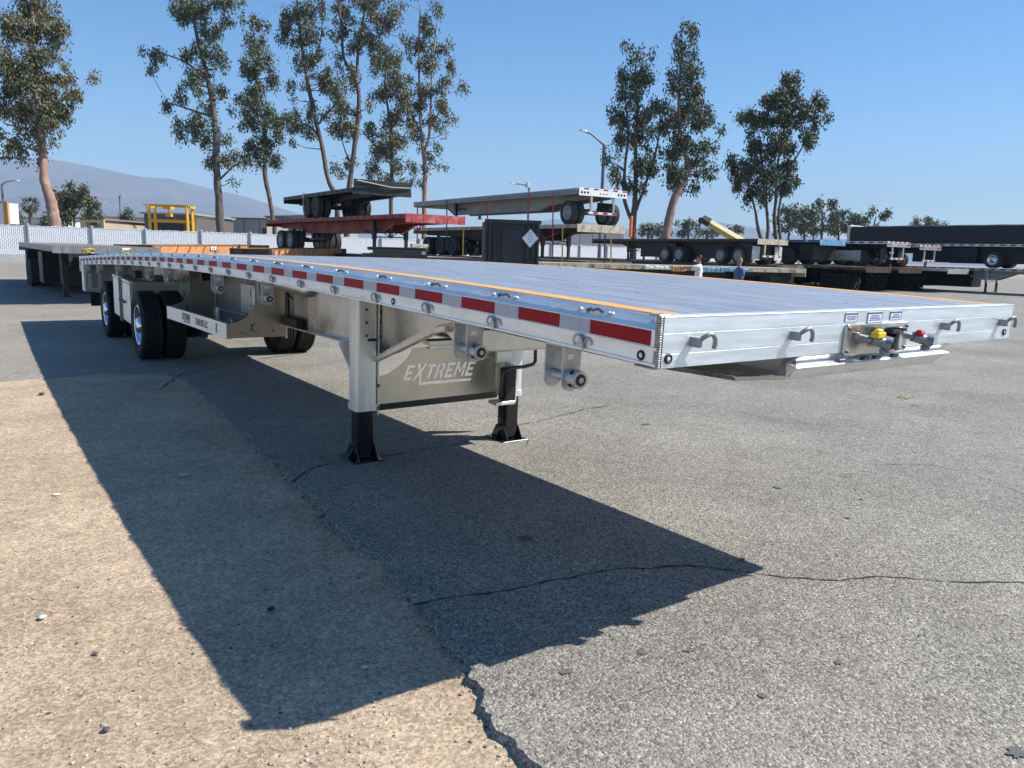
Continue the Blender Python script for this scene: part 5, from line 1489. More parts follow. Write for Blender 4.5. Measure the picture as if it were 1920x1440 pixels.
def tree(label, depth, stems, blobs, seed, leaf=LEAF1, bk=BK2, dens=1.0, name='eucalyptus_tree', size=0.27, group='eucalyptus trees behind the yard', twigs=True):
    rnd = random.Random(seed)
    s = depth / FPX
    base = at(stems[0][0][0], stems[0][0][1], depth)
    t = thing(name, label, 'tree', (base.x, base.y, 0), 0, group)
    O = Vector((base.x, base.y, 0))
    def P(px, py, dd=0.0):
        return at(px, py, depth + dd) - O
    tr = MB()
    allp = []
    for si, st in enumerate(stems):
        pts = []; rs = []
        dd0 = 0.0 if si == 0 else 0.0
        drift = rnd.uniform(-0.25, 0.25)
        n = len(st)
        for i, (px, py, w) in enumerate(st):
            q = P(px, py, dd0 + drift * i * (si > 0))
            pts.append(q); rs.append(max(0.018, w * s * 0.42))
        if si == 0:
            q = pts[0].copy(); q.z = -0.1; pts.insert(0, q); rs.insert(0, rs[0] * 1.25)
        # refine with a smooth curve and a little unevenness
        fp = []; fr_ = []
        for i in range(len(pts) - 1):
            p0, p1, p2, p3 = pts[max(0, i - 1)], pts[i], pts[i + 1], pts[min(len(pts) - 1, i + 2)]
            for k in range(5):
                u = k / 5
                q = 0.5 * ((2 * p1) + (p2 - p0) * u + (2 * p0 - 5 * p1 + 4 * p2 - p3) * u * u + (3 * p1 - p0 - 3 * p2 + p3) * u ** 3)
                r = rs[i] * (1 - u) + rs[i + 1] * u
                fp.append(q + Vector((rnd.gauss(0, 1), rnd.gauss(0, 1), 0)) * r * 0.05); fr_.append(r * rnd.uniform(0.93, 1.08))
        fp.append(pts[-1]); fr_.append(rs[-1] * 0.7)
        tr.tube(fp, fr_, 9)
        allp += list(zip(fp, fr_))
    lf = MB()
    blobs = list(blobs)
    if twigs:       # wisps along the limbs between the main clumps
        for st in stems:
            for (qx, qy, qw) in st:
                if qy < stems[0][0][1] - 120:
                    for _ in range(2):
                        blobs.append((qx + rnd.gauss(0, 15), qy + rnd.gauss(0, 16), rnd.uniform(7, 14), rnd.uniform(8, 16), 0.55))
        for bl in list(blobs):
            if bl[2] > 15:
                a_ = rnd.uniform(0, 6.28)
                blobs.append((bl[0] + cos(a_) * bl[2] * 1.0, bl[1] + sin(a_) * bl[3] * 1.0, bl[2] * 0.42, bl[3] * 0.5, 0.6))
    for bl in blobs:
        px, py, rx_, ry_ = bl[:4]
        de = bl[4] if len(bl) > 4 else 1.0
        rw = (rx_ + ry_) / 2 * s
        dd = rnd.uniform(-1, 1) * rw * 0.9
        c = P(px, py, dd)
        R3 = Vector((CR.x, CR.y, 0)).normalized(); F3 = Vector((CF.x, CF.y, 0)).normalized()
        # ellipsoid is wide across the view, deep like its mean radius
        n = int(rx_ * ry_ * 1.02 * dens * de) + 12
        sub = max(2, int(rx_ * ry_ / 110))
        for j in range(sub):
            u = Vector((rnd.gauss(0, 1), rnd.gauss(0, 1), rnd.gauss(0, 1))).normalized() * rnd.random() ** 0.5
            cc = c + R3 * (u.x * rx_ * s * 0.75) + F3 * (u.y * rw * 0.72) + Vector((0, 0, u.z * ry_ * s * 0.72))
            rr = rnd.uniform(0.28, 0.62)
            leaves(lf, cc, (rx_ * s * rr, rw * rr, ry_ * s * rr), n / sub, rnd, size)
            if twigs and j % 2 == 0:
                # twig from the nearest limb below the clump
                best = min(allp, key=lambda a: (a[0] - cc).length + 1.2 * max(0, a[0].z - cc.z + 0.4))
                if (best[0] - cc).length < 9:
                    mid = best[0].lerp(cc, 0.55) + Vector((rnd.gauss(0, .15), rnd.gauss(0, .15), -0.05 * (best[0] - cc).length + rnd.gauss(0, .1)))
                    tr.tube([best[0], mid, cc], [min(best[1] * 0.5, 0.06), 0.032, 0.014], 5, 0, False)
    tr.build('trunk', bk, t)
    lf.build('crown', leaf, t)
    return t

tree('tall eucalyptus with a pinkish leaning trunk at the left edge', 62,
     [[(105, 450, 27), (103, 420, 27), (96, 380, 23), (84, 340, 19), (81, 290, 16), (76, 240, 14), (70, 180, 11), (66, 120, 9), (62, 50, 7), (60, -60, 4)],
      [(81, 290, 6), (45, 275, 4), (22, 285, 2)], [(78, 255, 6), (40, 240, 4), (8, 232, 3)], [(72, 205, 6), (110, 190, 4), (150, 168, 2)], [(74, 215, 6), (100, 185, 4), (118, 155, 2)], [(70, 180, 6), (40, 150, 4), (10, 110, 3)]],
     [(60, 20, 50, 38), (98, 60, 34, 28), (25, 40, 32, 40), (75, 105, 40, 34), (112, 55, 16, 14), (45, 145, 36, 38), (106, 145, 26, 22), (143, 178, 16, 12), (15, 115, 28, 45), (35, 210, 34, 28), (100, 205, 24, 20), (128, 215, 14, 18), (15, 185, 24, 30), (30, 272, 22, 14), (60, 245, 26, 14), (98, 238, 22, 14), (36, 295, 11, 9), (60, -50, 60, 45), (85, 170, 22, 24)], 1, LEAF2, BK1)
tree('tall eucalyptus with one long bare limb to the left, second from the left edge', 70,
     [[(415, 448, 19), (413, 420, 18), (409, 360, 16), (406, 310, 15), (405, 260, 14), (398, 190, 12), (385, 130, 10), (372, 80, 8), (362, 30, 6), (350, -40, 4)],
      [(392, 155, 6), (350, 118, 4), (290, 95, 2)], [(400, 220, 6), (350, 203, 4), (314, 192, 2)], [(405, 275, 6), (380, 255, 4), (350, 235, 2)], [(409, 340, 5), (435, 315, 4), (463, 297, 2)], [(378, 100, 5), (410, 60, 3), (425, 10, 2)], [(362, 30, 5), (400, 5, 3), (430, -10, 2)]],
     [(290, 102, 20, 13), (266, 95, 7, 7), (290, 122, 7, 10), (310, 200, 15, 17), (345, 100, 20, 16), (368, 22, 40, 32), (420, 4, 32, 13), (338, 32, 20, 24), (400, 58, 22, 26), (372, 150, 22, 26), (420, 110, 14, 24), (365, 238, 26, 24), (345, 252, 22, 12), (415, 165, 16, 20), (390, 300, 11, 10), (425, 302, 22, 14), (385, 265, 10, 16), (440, 290, 13, 10), (395, 102, 20, 22), (425, 35, 12, 12), (400, 200, 12, 20, .7)], 2, LEAF1, BK2)
tree('slim dark eucalyptus with a curved stem, third from the left edge', 72,
     [[(515, 430, 10), (513, 420, 10), (507, 380, 9), (497, 330, 10), (498, 290, 9), (495, 240, 8), (485, 190, 6), (480, 120, 5), (476, 60, 3)], [(495, 240, 5), (470, 200, 3), (460, 170, 2)], [(498, 290, 5), (520, 260, 3), (535, 220, 2)]],
     [(478, 50, 12, 24), (475, 88, 20, 24), (490, 112, 26, 28), (470, 132, 24, 24), (500, 150, 20, 24), (478, 172, 24, 26), (457, 200, 20, 22), (500, 205, 20, 22), (467, 235, 24, 20), (512, 235, 18, 20), (475, 270, 20, 16), (515, 265, 18, 18), (512, 303, 22, 18), (462, 298, 18, 10), (478, 290, 14, 22), (536, 215, 9, 8)], 3, LEAF1, BK2, 1.15)
tree('eucalyptus leaning left behind the black flatbed, left one of the crossing pair', 74,
     [[(632, 372, 11), (628, 362, 11), (615, 335, 10), (605, 280, 10), (592, 225, 9), (580, 170, 9), (573, 130, 8), (565, 80, 6), (560, 30, 5), (555, -20, 3)], [(600, 260, 6), (585, 240, 4), (565, 232, 3)], [(595, 235, 5), (620, 205, 4), (640, 185, 2)], [(573, 130, 5), (600, 80, 3), (605, 20, 2)]],
     [(555, 28, 32, 28), (590, 18, 22, 24), (545, 72, 22, 20), (580, 60, 24, 28), (568, 110, 26, 24), (600, 148, 20, 20), (548, 160, 9, 14), (560, 235, 20, 20), (583, 208, 16, 18), (545, 222, 12, 12), (638, 180, 28, 28), (618, 158, 18, 26), (535, 55, 16, 24), (600, 110, 14, 20)], 4, LEAF1, BK2)
tree('eucalyptus with a forked stem behind the black flatbed, right one of the crossing pair', 76,
     [[(650, 372, 12), (653, 362, 12), (660, 310, 11), (668, 250, 11), (673, 200, 10), (668, 150, 8), (645, 110, 6), (640, 50, 5), (632, -20, 3)], [(668, 152, 7), (672, 90, 6), (682, 30, 4), (692, -20, 3)], [(660, 310, 5), (648, 285, 3), (638, 250, 2)], [(672, 92, 4), (700, 72, 3), (722, 60, 2)]],
     [(640, 15, 28, 24), (690, 10, 36, 24), (715, 40, 32, 22), (682, 60, 22, 22), (640, 60, 18, 22), (660, 130, 12, 16), (645, 200, 24, 22), (640, 240, 22, 22), (660, 235, 22, 16), (635, 320, 14, 18), (655, 300, 16, 16, .7), (700, 80, 24, 16), (740, 20, 18, 28), (665, 95, 14, 18)], 5, LEAF2, BK2)
tree('leafy eucalyptus right of the crossing pair, foliage down to the black flatbed', 78,
     [[(733, 445, 10), (733, 360, 9), (735, 310, 8), (732, 250, 7), (728, 210, 5), (722, 160, 4), (725, 100, 3)], [(732, 250, 4), (750, 210, 3), (755, 160, 2)], [(733, 300, 5), (705, 275, 4), (676, 242, 2)]],
     [(735, 108, 26, 26), (710, 130, 20, 24), (745, 150, 28, 26), (720, 172, 24, 24), (700, 100, 14, 16), (755, 190, 18, 26), (735, 222, 24, 24), (702, 240, 16, 12), (740, 266, 28, 22), (716, 276, 24, 22), (700, 315, 16, 20), (745, 308, 22, 18), (768, 240, 12, 18), (702, 292, 14, 16), (728, 335, 14, 12)], 6, LEAF2, BK2, 1.1)
tree('eucalyptus with a pale trunk left of the grey trailer, the last of the left group', 80,
     [[(795, 445, 11), (796, 370, 11), (797, 320, 9), (793, 280, 8), (788, 230, 6), (786, 160, 5), (785, 90, 4), (788, 20, 3)], [(795, 285, 7), (805, 250, 6), (808, 180, 5), (812, 110, 3), (822, 20, 2)], [(806, 240, 4), (828, 200, 3), (840, 150, 2)], [(790, 250, 4), (772, 215, 3), (766, 190, 2)]],
     [(790, 45, 18, 24), (822, 22, 10, 20), (785, 82, 22, 24), (825, 90, 22, 22), (840, 122, 16, 20), (800, 122, 24, 24), (830, 160, 24, 22), (790, 172, 20, 22), (776, 202, 18, 22), (830, 200, 20, 22), (815, 232, 22, 16), (776, 240, 12, 16), (800, 318, 10, 12), (772, 314, 12, 12), (826, 308, 7, 10, .6), (836, 316, 5, 13, .6), (810, 60, 14, 20)], 7, LEAF2, BK1)
tree('eucalyptus with three spreading stems right of the street lamp', 62,
     [[(1188, 455, 15), (1187, 420, 14), (1190, 385, 12), (1192, 330, 10), (1192, 260, 8), (1196, 200, 6), (1190, 150, 5), (1196, 100, 3)], [(1186, 417, 9), (1170, 370, 8), (1172, 310, 6), (1178, 250, 5), (1172, 190, 3)], [(1192, 395, 8), (1212, 340, 6), (1232, 275, 4), (1238, 215, 3)]],
     [(1190, 112, 14, 12, .7), (1200, 92, 7, 14, .5), (1222, 105, 6, 14, .5), (1165, 145, 18, 18), (1195, 150, 26, 26), (1180, 176, 24, 20), (1215, 140, 13, 18), (1150, 215, 16, 18), (1175, 226, 18, 22), (1235, 195, 16, 24), (1215, 215, 18, 22), (1200, 260, 22, 26), (1165, 270, 16, 18), (1240, 240, 14, 22), (1160, 328, 16, 16), (1220, 318, 18, 18), (1190, 310, 20, 20), (1180, 348, 20, 12), (1205, 355, 14, 10)], 8, LEAF1, BK2)
tree('tallest eucalyptus of the right group with a thick twisting trunk', 62,
     [[(1247, 458, 21), (1253, 420, 19), (1262, 380, 18), (1275, 350, 16), (1290, 320, 14), (1289, 300, 13), (1278, 270, 10), (1273, 220, 8), (1275, 150, 6), (1280, 80, 4)], [(1282, 330, 6), (1310, 305, 4), (1328, 290, 2)], [(1275, 350, 6), (1262, 310, 4), (1252, 280, 2)], [(1276, 255, 5), (1300, 215, 3), (1318, 190, 2)]],
     [(1290, 60, 14, 20, .8), (1285, 95, 22, 24), (1290, 130, 24, 24), (1270, 160, 22, 22), (1300, 165, 20, 22), (1254, 136, 7, 7), (1310, 195, 18, 24), (1285, 212, 26, 26), (1262, 236, 13, 18), (1310, 236, 20, 20), (1330, 226, 10, 9), (1295, 265, 22, 20), (1320, 272, 13, 13), (1260, 282, 20, 20), (1268, 320, 20, 20), (1320, 320, 20, 18), (1303, 350, 13, 10), (1256, 342, 10, 13), (1305, 298, 12, 12)], 9, LEAF1, BK1)
tree('broad dark eucalyptus clump with four thin stems, rightmost of the near trees', 66,
     [[(1438, 455, 8), (1440, 420, 7), (1435, 370, 6), (1430, 320, 5), (1425, 260, 4)], [(1428, 452, 8), (1422, 430, 8), (1415, 390, 5), (1402, 340, 4)], [(1455, 452, 9), (1452, 410, 8), (1455, 370, 7), (1458, 310, 5), (1470, 240, 4), (1480, 160, 2)], [(1464, 452, 7), (1460, 400, 6), (1475, 330, 4), (1512, 262, 3), (1536, 205, 2)]],
     [(1480, 150, 18, 16), (1465, 176, 24, 20), (1495, 182, 18, 18), (1440, 192, 24, 18), (1400, 226, 18, 18), (1430, 230, 24, 24), (1470, 220, 26, 26), (1505, 216, 20, 24), (1536, 200, 12, 20), (1530, 180, 8, 13), (1516, 250, 17, 22), (1410, 270, 24, 20), (1450, 270, 28, 24), (1490, 275, 20, 20), (1376, 310, 20, 20), (1400, 320, 24, 24), (1440, 320, 26, 24), (1480, 310, 20, 20), (1386, 345, 18, 13), (1430, 360, 22, 16), (1405, 366, 22, 12), (1470, 355, 18, 18), (1502, 336, 12, 12, .6)], 10, LEAF1, BK2, 1.55)
# far belt of trees on the right and odd ones on the left
fr2 = random.Random(8)
FARG = 'far belt of trees beyond the yard'
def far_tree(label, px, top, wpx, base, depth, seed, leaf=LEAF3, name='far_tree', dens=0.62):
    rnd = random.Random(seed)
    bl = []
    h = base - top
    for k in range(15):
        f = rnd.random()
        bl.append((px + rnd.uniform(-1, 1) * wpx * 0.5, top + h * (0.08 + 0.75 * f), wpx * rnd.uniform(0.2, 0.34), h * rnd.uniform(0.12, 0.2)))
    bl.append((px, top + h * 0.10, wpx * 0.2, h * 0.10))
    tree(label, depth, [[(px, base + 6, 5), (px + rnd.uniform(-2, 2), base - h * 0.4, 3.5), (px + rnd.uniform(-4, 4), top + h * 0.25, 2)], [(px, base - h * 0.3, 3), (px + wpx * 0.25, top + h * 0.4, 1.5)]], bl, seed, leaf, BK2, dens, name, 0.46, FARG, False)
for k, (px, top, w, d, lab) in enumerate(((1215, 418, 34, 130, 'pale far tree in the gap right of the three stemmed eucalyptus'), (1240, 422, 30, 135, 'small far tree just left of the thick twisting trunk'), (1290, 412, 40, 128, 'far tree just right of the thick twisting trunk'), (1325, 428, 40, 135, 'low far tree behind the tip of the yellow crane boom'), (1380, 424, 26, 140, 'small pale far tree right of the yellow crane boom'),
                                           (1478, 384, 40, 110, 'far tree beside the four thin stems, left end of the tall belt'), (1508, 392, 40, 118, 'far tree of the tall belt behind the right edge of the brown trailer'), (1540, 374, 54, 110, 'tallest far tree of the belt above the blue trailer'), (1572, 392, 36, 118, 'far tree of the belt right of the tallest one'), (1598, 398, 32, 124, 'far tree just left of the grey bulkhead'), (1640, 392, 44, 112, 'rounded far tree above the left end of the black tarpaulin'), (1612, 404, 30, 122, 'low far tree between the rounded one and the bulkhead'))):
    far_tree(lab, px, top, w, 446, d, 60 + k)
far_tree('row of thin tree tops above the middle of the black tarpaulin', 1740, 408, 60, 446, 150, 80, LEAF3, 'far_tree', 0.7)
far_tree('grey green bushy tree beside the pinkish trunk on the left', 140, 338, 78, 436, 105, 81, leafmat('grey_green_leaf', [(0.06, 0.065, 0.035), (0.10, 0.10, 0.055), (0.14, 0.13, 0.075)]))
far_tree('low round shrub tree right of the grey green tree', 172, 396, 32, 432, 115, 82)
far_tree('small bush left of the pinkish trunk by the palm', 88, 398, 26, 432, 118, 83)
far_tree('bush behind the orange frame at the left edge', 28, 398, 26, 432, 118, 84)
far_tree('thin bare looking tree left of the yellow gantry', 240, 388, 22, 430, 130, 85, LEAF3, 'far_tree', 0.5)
# palm
t = at(57, 432, 110); palm = thing('palm_tree', 'small fan palm above the fence at the left', 'tree', (t.x, t.y, 0), 0)
top = at(57, 386, 110) - Vector((t.x, t.y, 0))
MB().tube([(0, 0, 0), (0.1, 0, top.z * 0.5), (top.x, top.y, top.z)], [0.34, 0.28, 0.26], 8).build('trunk', BK2, palm)
m = MB(); pr = random.Random(3)
for k in range(46):
    a = pr.uniform(0, 2 * pi); el = pr.uniform(-0.9, 1.2); L = pr.uniform(1.0, 1.55)
    d = Vector((cos(a) * cos(el), sin(a) * cos(el), sin(el)))
    c = Vector((top.x, top.y, top.z)) + d * L * 0.55
    for j in range(9):
        dd = (d + Vector((pr.gauss(0, .45), pr.gauss(0, .45), pr.gauss(0, .45) - .1))).normalized()
        s = dd.cross(Vector((0.3, 0.2, 1))).normalized() * 0.05
        m.add([c, c + dd * 0.4 + s, c + dd * 0.9, c + dd * 0.4 - s], [(0, 1, 2, 3)])
m.build('crown', leafmat('palm_leaf', [(0.05, 0.06, 0.02), (0.09, 0.09, 0.03), (0.12, 0.10, 0.04)]), palm)

# ================================================================== street lamps
POLE = pm('grey_lamp_pole', (0.20, 0.21, 0.22), 0.5, 0.4, 0.1, 3)
HEADL = pm('lamp_head_grey', (0.55, 0.54, 0.50), 0.5, 0.2, 0.1, 3)
def lamp(label, depth, px, ptop, arms, pw=7):
    b = at(px, ptop, depth); s = depth / FPX
    t = thing('street_lamp', label, 'street lamp', (b.x, b.y, 0), 0, 'street lamps')
    O = Vector((b.x, b.y, 0))
    MB().tube([(0, 0, -0.1), (0, 0, b.z)], [pw * s / 2 * 1.2, pw * s / 2], 10).build('pole', POLE, t)
    for pts in arms:
        q = [at(x, y, depth) - O for x, y in pts]
        ar = MB().tube([Vector((0, 0, b.z))] + q, [pw * s * .4] + [pw * s * .28] * len(q), 6).build('arm', POLE, t)
        e = q[-1]; d = (q[-1] - q[-2]); d.z *= 0.3; d.normalize()
        r = pw * s * 0.75
        side = Vector((-d.y, d.x, 0))
        vs = []
        for u, w_, h_ in ((-1.2, .25, .3), (-.3, .8, .55), (1.0, 1.0, .6), (1.9, .7, .35), (2.2, .25, .1)):
            for (sx, sz) in ((-1, -.2), (1, -.2), (.6, 1), (-.6, 1)):
                vs.append(e + d * u * r + side * (sx * w_ * r) + Vector((0, 0, sz * h_ * r)))
        fs = [(3, 2, 1, 0), (16, 17, 18, 19)]
        for i in range(4):
            for k in range(4):
                fs.append((4 * i + k, 4 * i + (k + 1) % 4, 4 * i + 4 + (k + 1) % 4, 4 * i + 4 + k))
        MB().add(vs, fs).build('lamp_head', HEADL, t)
    return t
lamp('tall grey street lamp with a curved arm left of the three stemmed eucalyptus', 75, 1133, 272, [[(1122, 263), (1108, 251), (1096, 246)]], 6.5)
lamp('short armed street lamp rising behind the grey trailer', 105, 992, 352, [[(984, 347), (974, 345), (962, 345)]], 4)
m = MB(); q = at(990, 347, 105); m.box(-.25, .25, -.2, .2, -.35, .35); tag(m.build('flood_lamp', HEADL, None, q, 0.03), 'square flood lamp on the pole behind the grey trailer', 'flood lamp')
lamp('street lamp with one arm at the left edge of the photo', 95, 3, 346, [[(10, 342), (20, 339), (30, 339)]], 4)
lamp('double headed parking lamp left of the yellow gantry', 140, 224, 368, [[(221, 367), (219, 367)], [(227, 367), (229, 367)]], 2.6)
lamp('small distant lamp between the fence post and the double headed lamp', 150, 189, 381, [[(187, 380), (185, 380)], [(191, 380), (193, 380)]], 2.2)
lamp('small distant lamp just left of the yellow gantry', 150, 276, 384, [[(270, 383), (264, 383)]], 2.2)

# ================================================================== yellow gantry, sheds and works beyond the fence
YG = pm('gantry_yellow', (0.72, 0.40, 0.015), 0.5, 0, 0.15, 2)
q = at(318, 430, 92)
gan = thing('gantry_crane', 'yellow gantry crane frame above the fence', 'gantry crane', (q.x, q.y, 0), math.atan2(CR.y, CR.x))
def gx(px): return (px - 318) * 92 / FPX
def gzh(py): return at(318, py, 92).z
for a_, b_ in ((284, 281), (352, 352)):
    for yy in (0.0, 1.5):
        m = MB(); m.tube([(gx(a_ + (-1 if a_ < 318 else 1)), yy, 0.0), (gx(b_), yy, gzh(385))], 0.19, 4, smooth=False); m.build('leg', YG, gan)
for yy in (0.0, 1.5):
    MB().box(gx(280), gx(356), yy - 0.12, yy + 0.12, gzh(388), gzh(384)).build('top_beam', YG, gan)
    MB().box(gx(284), gx(354), yy - 0.12, yy + 0.12, gzh(417), gzh(412)).build('lower_beam', YG, gan)
m = MB(); m.box(gx(305), gx(320), 0.2, 1.3, gzh(392), gzh(385)); m.cyl((gx(312), 0.8, gzh(392)), (gx(312), 0.8, gzh(402)), 0.08, 6); m.box(gx(308), gx(318), 0.5, 1.1, gzh(406), gzh(400))
m.build('hoist', YG, gan)
for xx in (280, 356):
    MB().box(gx(xx) - 0.15, gx(xx) + 0.15, 0, 1.5, gzh(390), gzh(386)).build('end_beam', YG, gan)

def shed(label, pl, pr, ptop, depth, mat, roofm, deep=18, name='warehouse', base=0.0, parap=0.0, openings=()):
    A = at(pl, ptop, depth); B = at(pr, ptop, depth)
    w = (Vector((B.x, B.y, 0)) - Vector((A.x, A.y, 0))).length
    h = (at((pl + pr) / 2, ptop, depth)).z
    t = thing(name, label, 'building', (A.x, A.y, 0), math.atan2(B.y - A.y, B.x - A.x), 'buildings beyond the fence')
    MB().box(0, w, 0, deep, 0, h).build('wall', mat, t)
    MB().prism([(-0.4, h), (w + 0.4, h), (w + 0.4, h + 0.25), (w / 2, h + 0.25 + parap), (-0.4, h + 0.25)], 'xz', -0.5, deep + 0.5).build('roof', roofm, t)
    for (u, v, hh, mm) in openings:
        MB().box(w * u, w * v, -0.06, 0.02, 0.0, h * hh).build('door', mm, t)
    k = 2.0
    while k < w:
        MB().box(k - 0.06, k + 0.06, -0.05, 0.0, 0, h - 0.1).build('wall_seam', roofm, t); k += max(3.0, w / 7)
    return t
WGREY = pm('grey_shed_wall', (0.30, 0.29, 0.28), 0.8, 0, 0.1, 0.4); WDARK = pm('dark_shed_wall', (0.10, 0.095, 0.09), 0.8, 0, 0.1, 0.4); WTAN = pm('tan_wall', (0.46, 0.37, 0.28), 0.85, 0, 0.12, 0.4); WPALE = pm('pale_wall', (0.56, 0.54, 0.50), 0.85, 0, 0.1, 0.4)
ROOF = pm('shed_roof', (0.22, 0.20, 0.19), 0.8, 0, 0.1, 0.5); DOORB = pm('dark_opening', (0.03, 0.03, 0.032), 0.8)
shed('long grey warehouse with a flat roof between the second and third eucalyptus', 438, 500, 411, 150, WGREY, WDARK, openings=((0.86, 0.99, 0.75, DOORB),))
shed('dark roofed warehouse behind the red trailer', 500, 640, 409, 165, WGREY, ROOF, parap=0.4, openings=((0.1, 0.2, 0.7, DOORB),))
shed('dark open shed behind the yellow gantry', 270, 362, 402, 125, WDARK, WGREY, openings=((0.15, 0.8, 0.8, DOORB),))
shed('low pale building right of the yellow gantry', 362, 440, 416, 170, WPALE, ROOF)
shed('low tan building between the grey green tree and the gantry', 190, 285, 408, 190, WTAN, WPALE, openings=((0.2, 0.3, 0.6, DOORB), (0.6, 0.7, 0.6, DOORB)))
shed('long pale shed behind the palm at the left', 20, 120, 410, 190, WPALE, ROOF, openings=((0.4, 0.5, 0.6, DOORB),))
shed('tan shed right of the grey green tree with a bright end wall', 150, 192, 412, 120, WTAN, ROOF)
shed('pale low warehouse seen under the centre stack', 1000, 1170, 436, 200, WPALE, ROOF)
# tank and orange frame at the left edge
q = at(12, 402, 90)
m = MB(); m.box(-1.3, 0.95, -0.8, 0.8, -1.1, 1.15); m.box(-1.34, 0.99, -0.84, 0.84, 1.15, 1.25)
for k in range(6): m.box(-1.25 + k * 0.42, -1.15 + k * 0.42, -0.86, -0.8, -1.1, 1.15)
o = m.build('storage_bin', WHITE, None, None, 0.04); o.location = q + Vector((0, 0, 0.0)); o.rotation_euler.z = math.atan2(CR.y, CR.x)
tag(o, 'white ribbed storage bin behind the orange frame at the left edge', 'storage bin')
m = MB(); m.box(-1.6, 1.6, -0.6, 0.6, 0.0, 2.9); o = m.build('plinth', WPALE); o.location = (q.x, q.y, 0); tag(o, 'pale plinth under the white ribbed storage bin', 'plinth')
b0 = at(15, 430, 84)
fr_ = thing('orange_steel_frame', 'orange steel frame in front of the white ribbed storage bin', 'frame', (b0.x, b0.y, 0), math.atan2(CR.y, CR.x))  # orange steel frame: uprights and a top beam
OFR = pm('orange_steel', (0.62, 0.30, 0.07), 0.6, 0, 0.15, 2)
for u in (-1.2, -0.2, 0.1):
    MB().box(u - 0.09, u + 0.09, -0.09, 0.09, 0, at(15, 380, 84).z).build('upright', OFR, fr_)
MB().box(-1.3, 0.2, -0.1, 0.1, at(15, 382, 84).z, at(15, 378, 84).z).build('top_beam', OFR, fr_)
YPL = pm('pale_yellow_paint', (0.55, 0.42, 0.17), 0.6, 0, 0.15, 2)
# yellow barrier beams by the sheds
for px0_, px1_, py0_, py1_, d, lab in ((155, 193, 412, 408, 96, 'yellow beam with a bright end post left of the double headed lamp'), (367, 410, 406, 403, 120, 'pale yellow portal beam left of the second eucalyptus')):
    A = at(px0_, py0_, d); B = at(px1_, py1_, d)
    t = thing('portal_beam', lab, 'portal', (A.x, A.y, 0), math.atan2(B.y - A.y, B.x - A.x))
    w = (Vector((B.x - A.x, B.y - A.y, 0))).length
    MB().box(0, w, -0.15, 0.15, A.z - 0.28, A.z).build('top_beam', YPL, t)
    for xx in (0.0, w):
        MB().box(xx - 0.14, xx + 0.14, -0.14, 0.14, 0, A.z).build('upright', YPL, t)
# crane boom on the right
A = at(1372, 443, 85); B = at(1330, 418, 85)
bo = thing('crane', 'yellow telescopic crane boom raised behind the brown trailer', 'crane', (A.x, A.y, 0))
O = Vector((A.x, A.y, 0))
YB = pm('crane_pale_yellow', (0.52, 0.38, 0.15), 0.6, 0, 0.2, 3, dirt=(0.3, 0.25, 0.18), dirt_amt=0.5)
A2 = A + (A - B) * 0.6
m = MB(); m.tube([A2 - O, B - O], [0.52, 0.40], 4, smooth=False); m.build('boom', YB, bo)
B2 = B + (B - A).normalized() * 0.9
m = MB(); m.tube([B - O, B2 - O], [0.56, 0.50], 6, smooth=False); m.cyl(B2 - O + Vector((-.3, 0, -.2)), B2 - O + Vector((.3, 0, -.2)), 0.35, 10); m.build('boom_head', P_BLACK, bo)
m = MB(); s_ = A.lerp(B, 0.2) - O; m.tube([Vector((A2.x - O.x, A2.y - O.y, 1.0)), s_], 0.16, 8); m.build('lift_ram', STEEL, bo)
m = MB(); m.cbox((A2.x - O.x, A2.y - O.y, 1.0), (3.2, 2.4, 1.4)); m.build('body', YB, bo, None, 0.1)
for sx in (-1.0, 1.0):
    for sy in (-1.0, 1.0):
        w = link('wheel', TYB, bo, (A2.x - O.x + sx, A2.y - O.y + sy, 0.487)); link('rim', RIMD, w)

# ================================================================== hills
def ridge(pts, depth, thick, name, mat, rough_, seed):
    """a range of hills: a crest line with a long slope towards the yard, spurs and gullies cut into it"""
    nx_ = 150; ny_ = 26
    vs = []; fs = []
    for i in range(nx_ + 1):
        u = i / nx_ * (len(pts) - 1); k = min(int(u), len(pts) - 2); f = u - k
        px = pts[k][0] * (1 - f) + pts[k + 1][0] * f; py = pts[k][1] * (1 - f) + pts[k + 1][1] * f
        top = at(px, py, depth); base = at(px, py, depth - thick)
        for j in range(ny_ + 1):
            v = j / ny_
            p = Vector((top.x, top.y, 0)).lerp(Vector((base.x, base.y, 0)), v)
            h = top.z * (1 - v) ** 1.15
            nz_ = noise.fractal(Vector((p.x * rough_, p.y * rough_, seed)), 0.9, 2.1, 6)
            rdg = abs(noise.noise(Vector((p.x * rough_ * 2.2, p.y * rough_ * 0.9, seed + 4))))
            amp = min(1, v * 4) * (1 - v)
            h += top.z * 0.22 * (nz_ * 0.5 - rdg * 0.6) * amp + (top.z * 0.012 * nz_ if v < 0.05 else 0)
            vs.append((p.x, p.y, h - (8 if j == ny_ else 0)))
    for i in range(nx_):
        for j in range(ny_):
            a_ = i * (ny_ + 1) + j
            fs.append((a_, a_ + 1, a_ + ny_ + 2, a_ + ny_ + 1))
    return setting(MB().add(vs, fs, 0, True).build(name, mat))
HILL = pm('dry_hillside', (0.13, 0.105, 0.085), 0.95, 0, 0.35, 0.004, dirt=(0.06, 0.065, 0.045), dirt_amt=0.8)
ridge([(-420, 300), (-200, 285), (-60, 288), (0, 293), (60, 296), (110, 301), (170, 312), (240, 327), (270, 333), (320, 336), (360, 346), (410, 357), (450, 366), (490, 378), (540, 395), (590, 410), (650, 425), (720, 445), (800, 460)], 7000, 3600, 'mountain_range', HILL, 0.0011, 2)
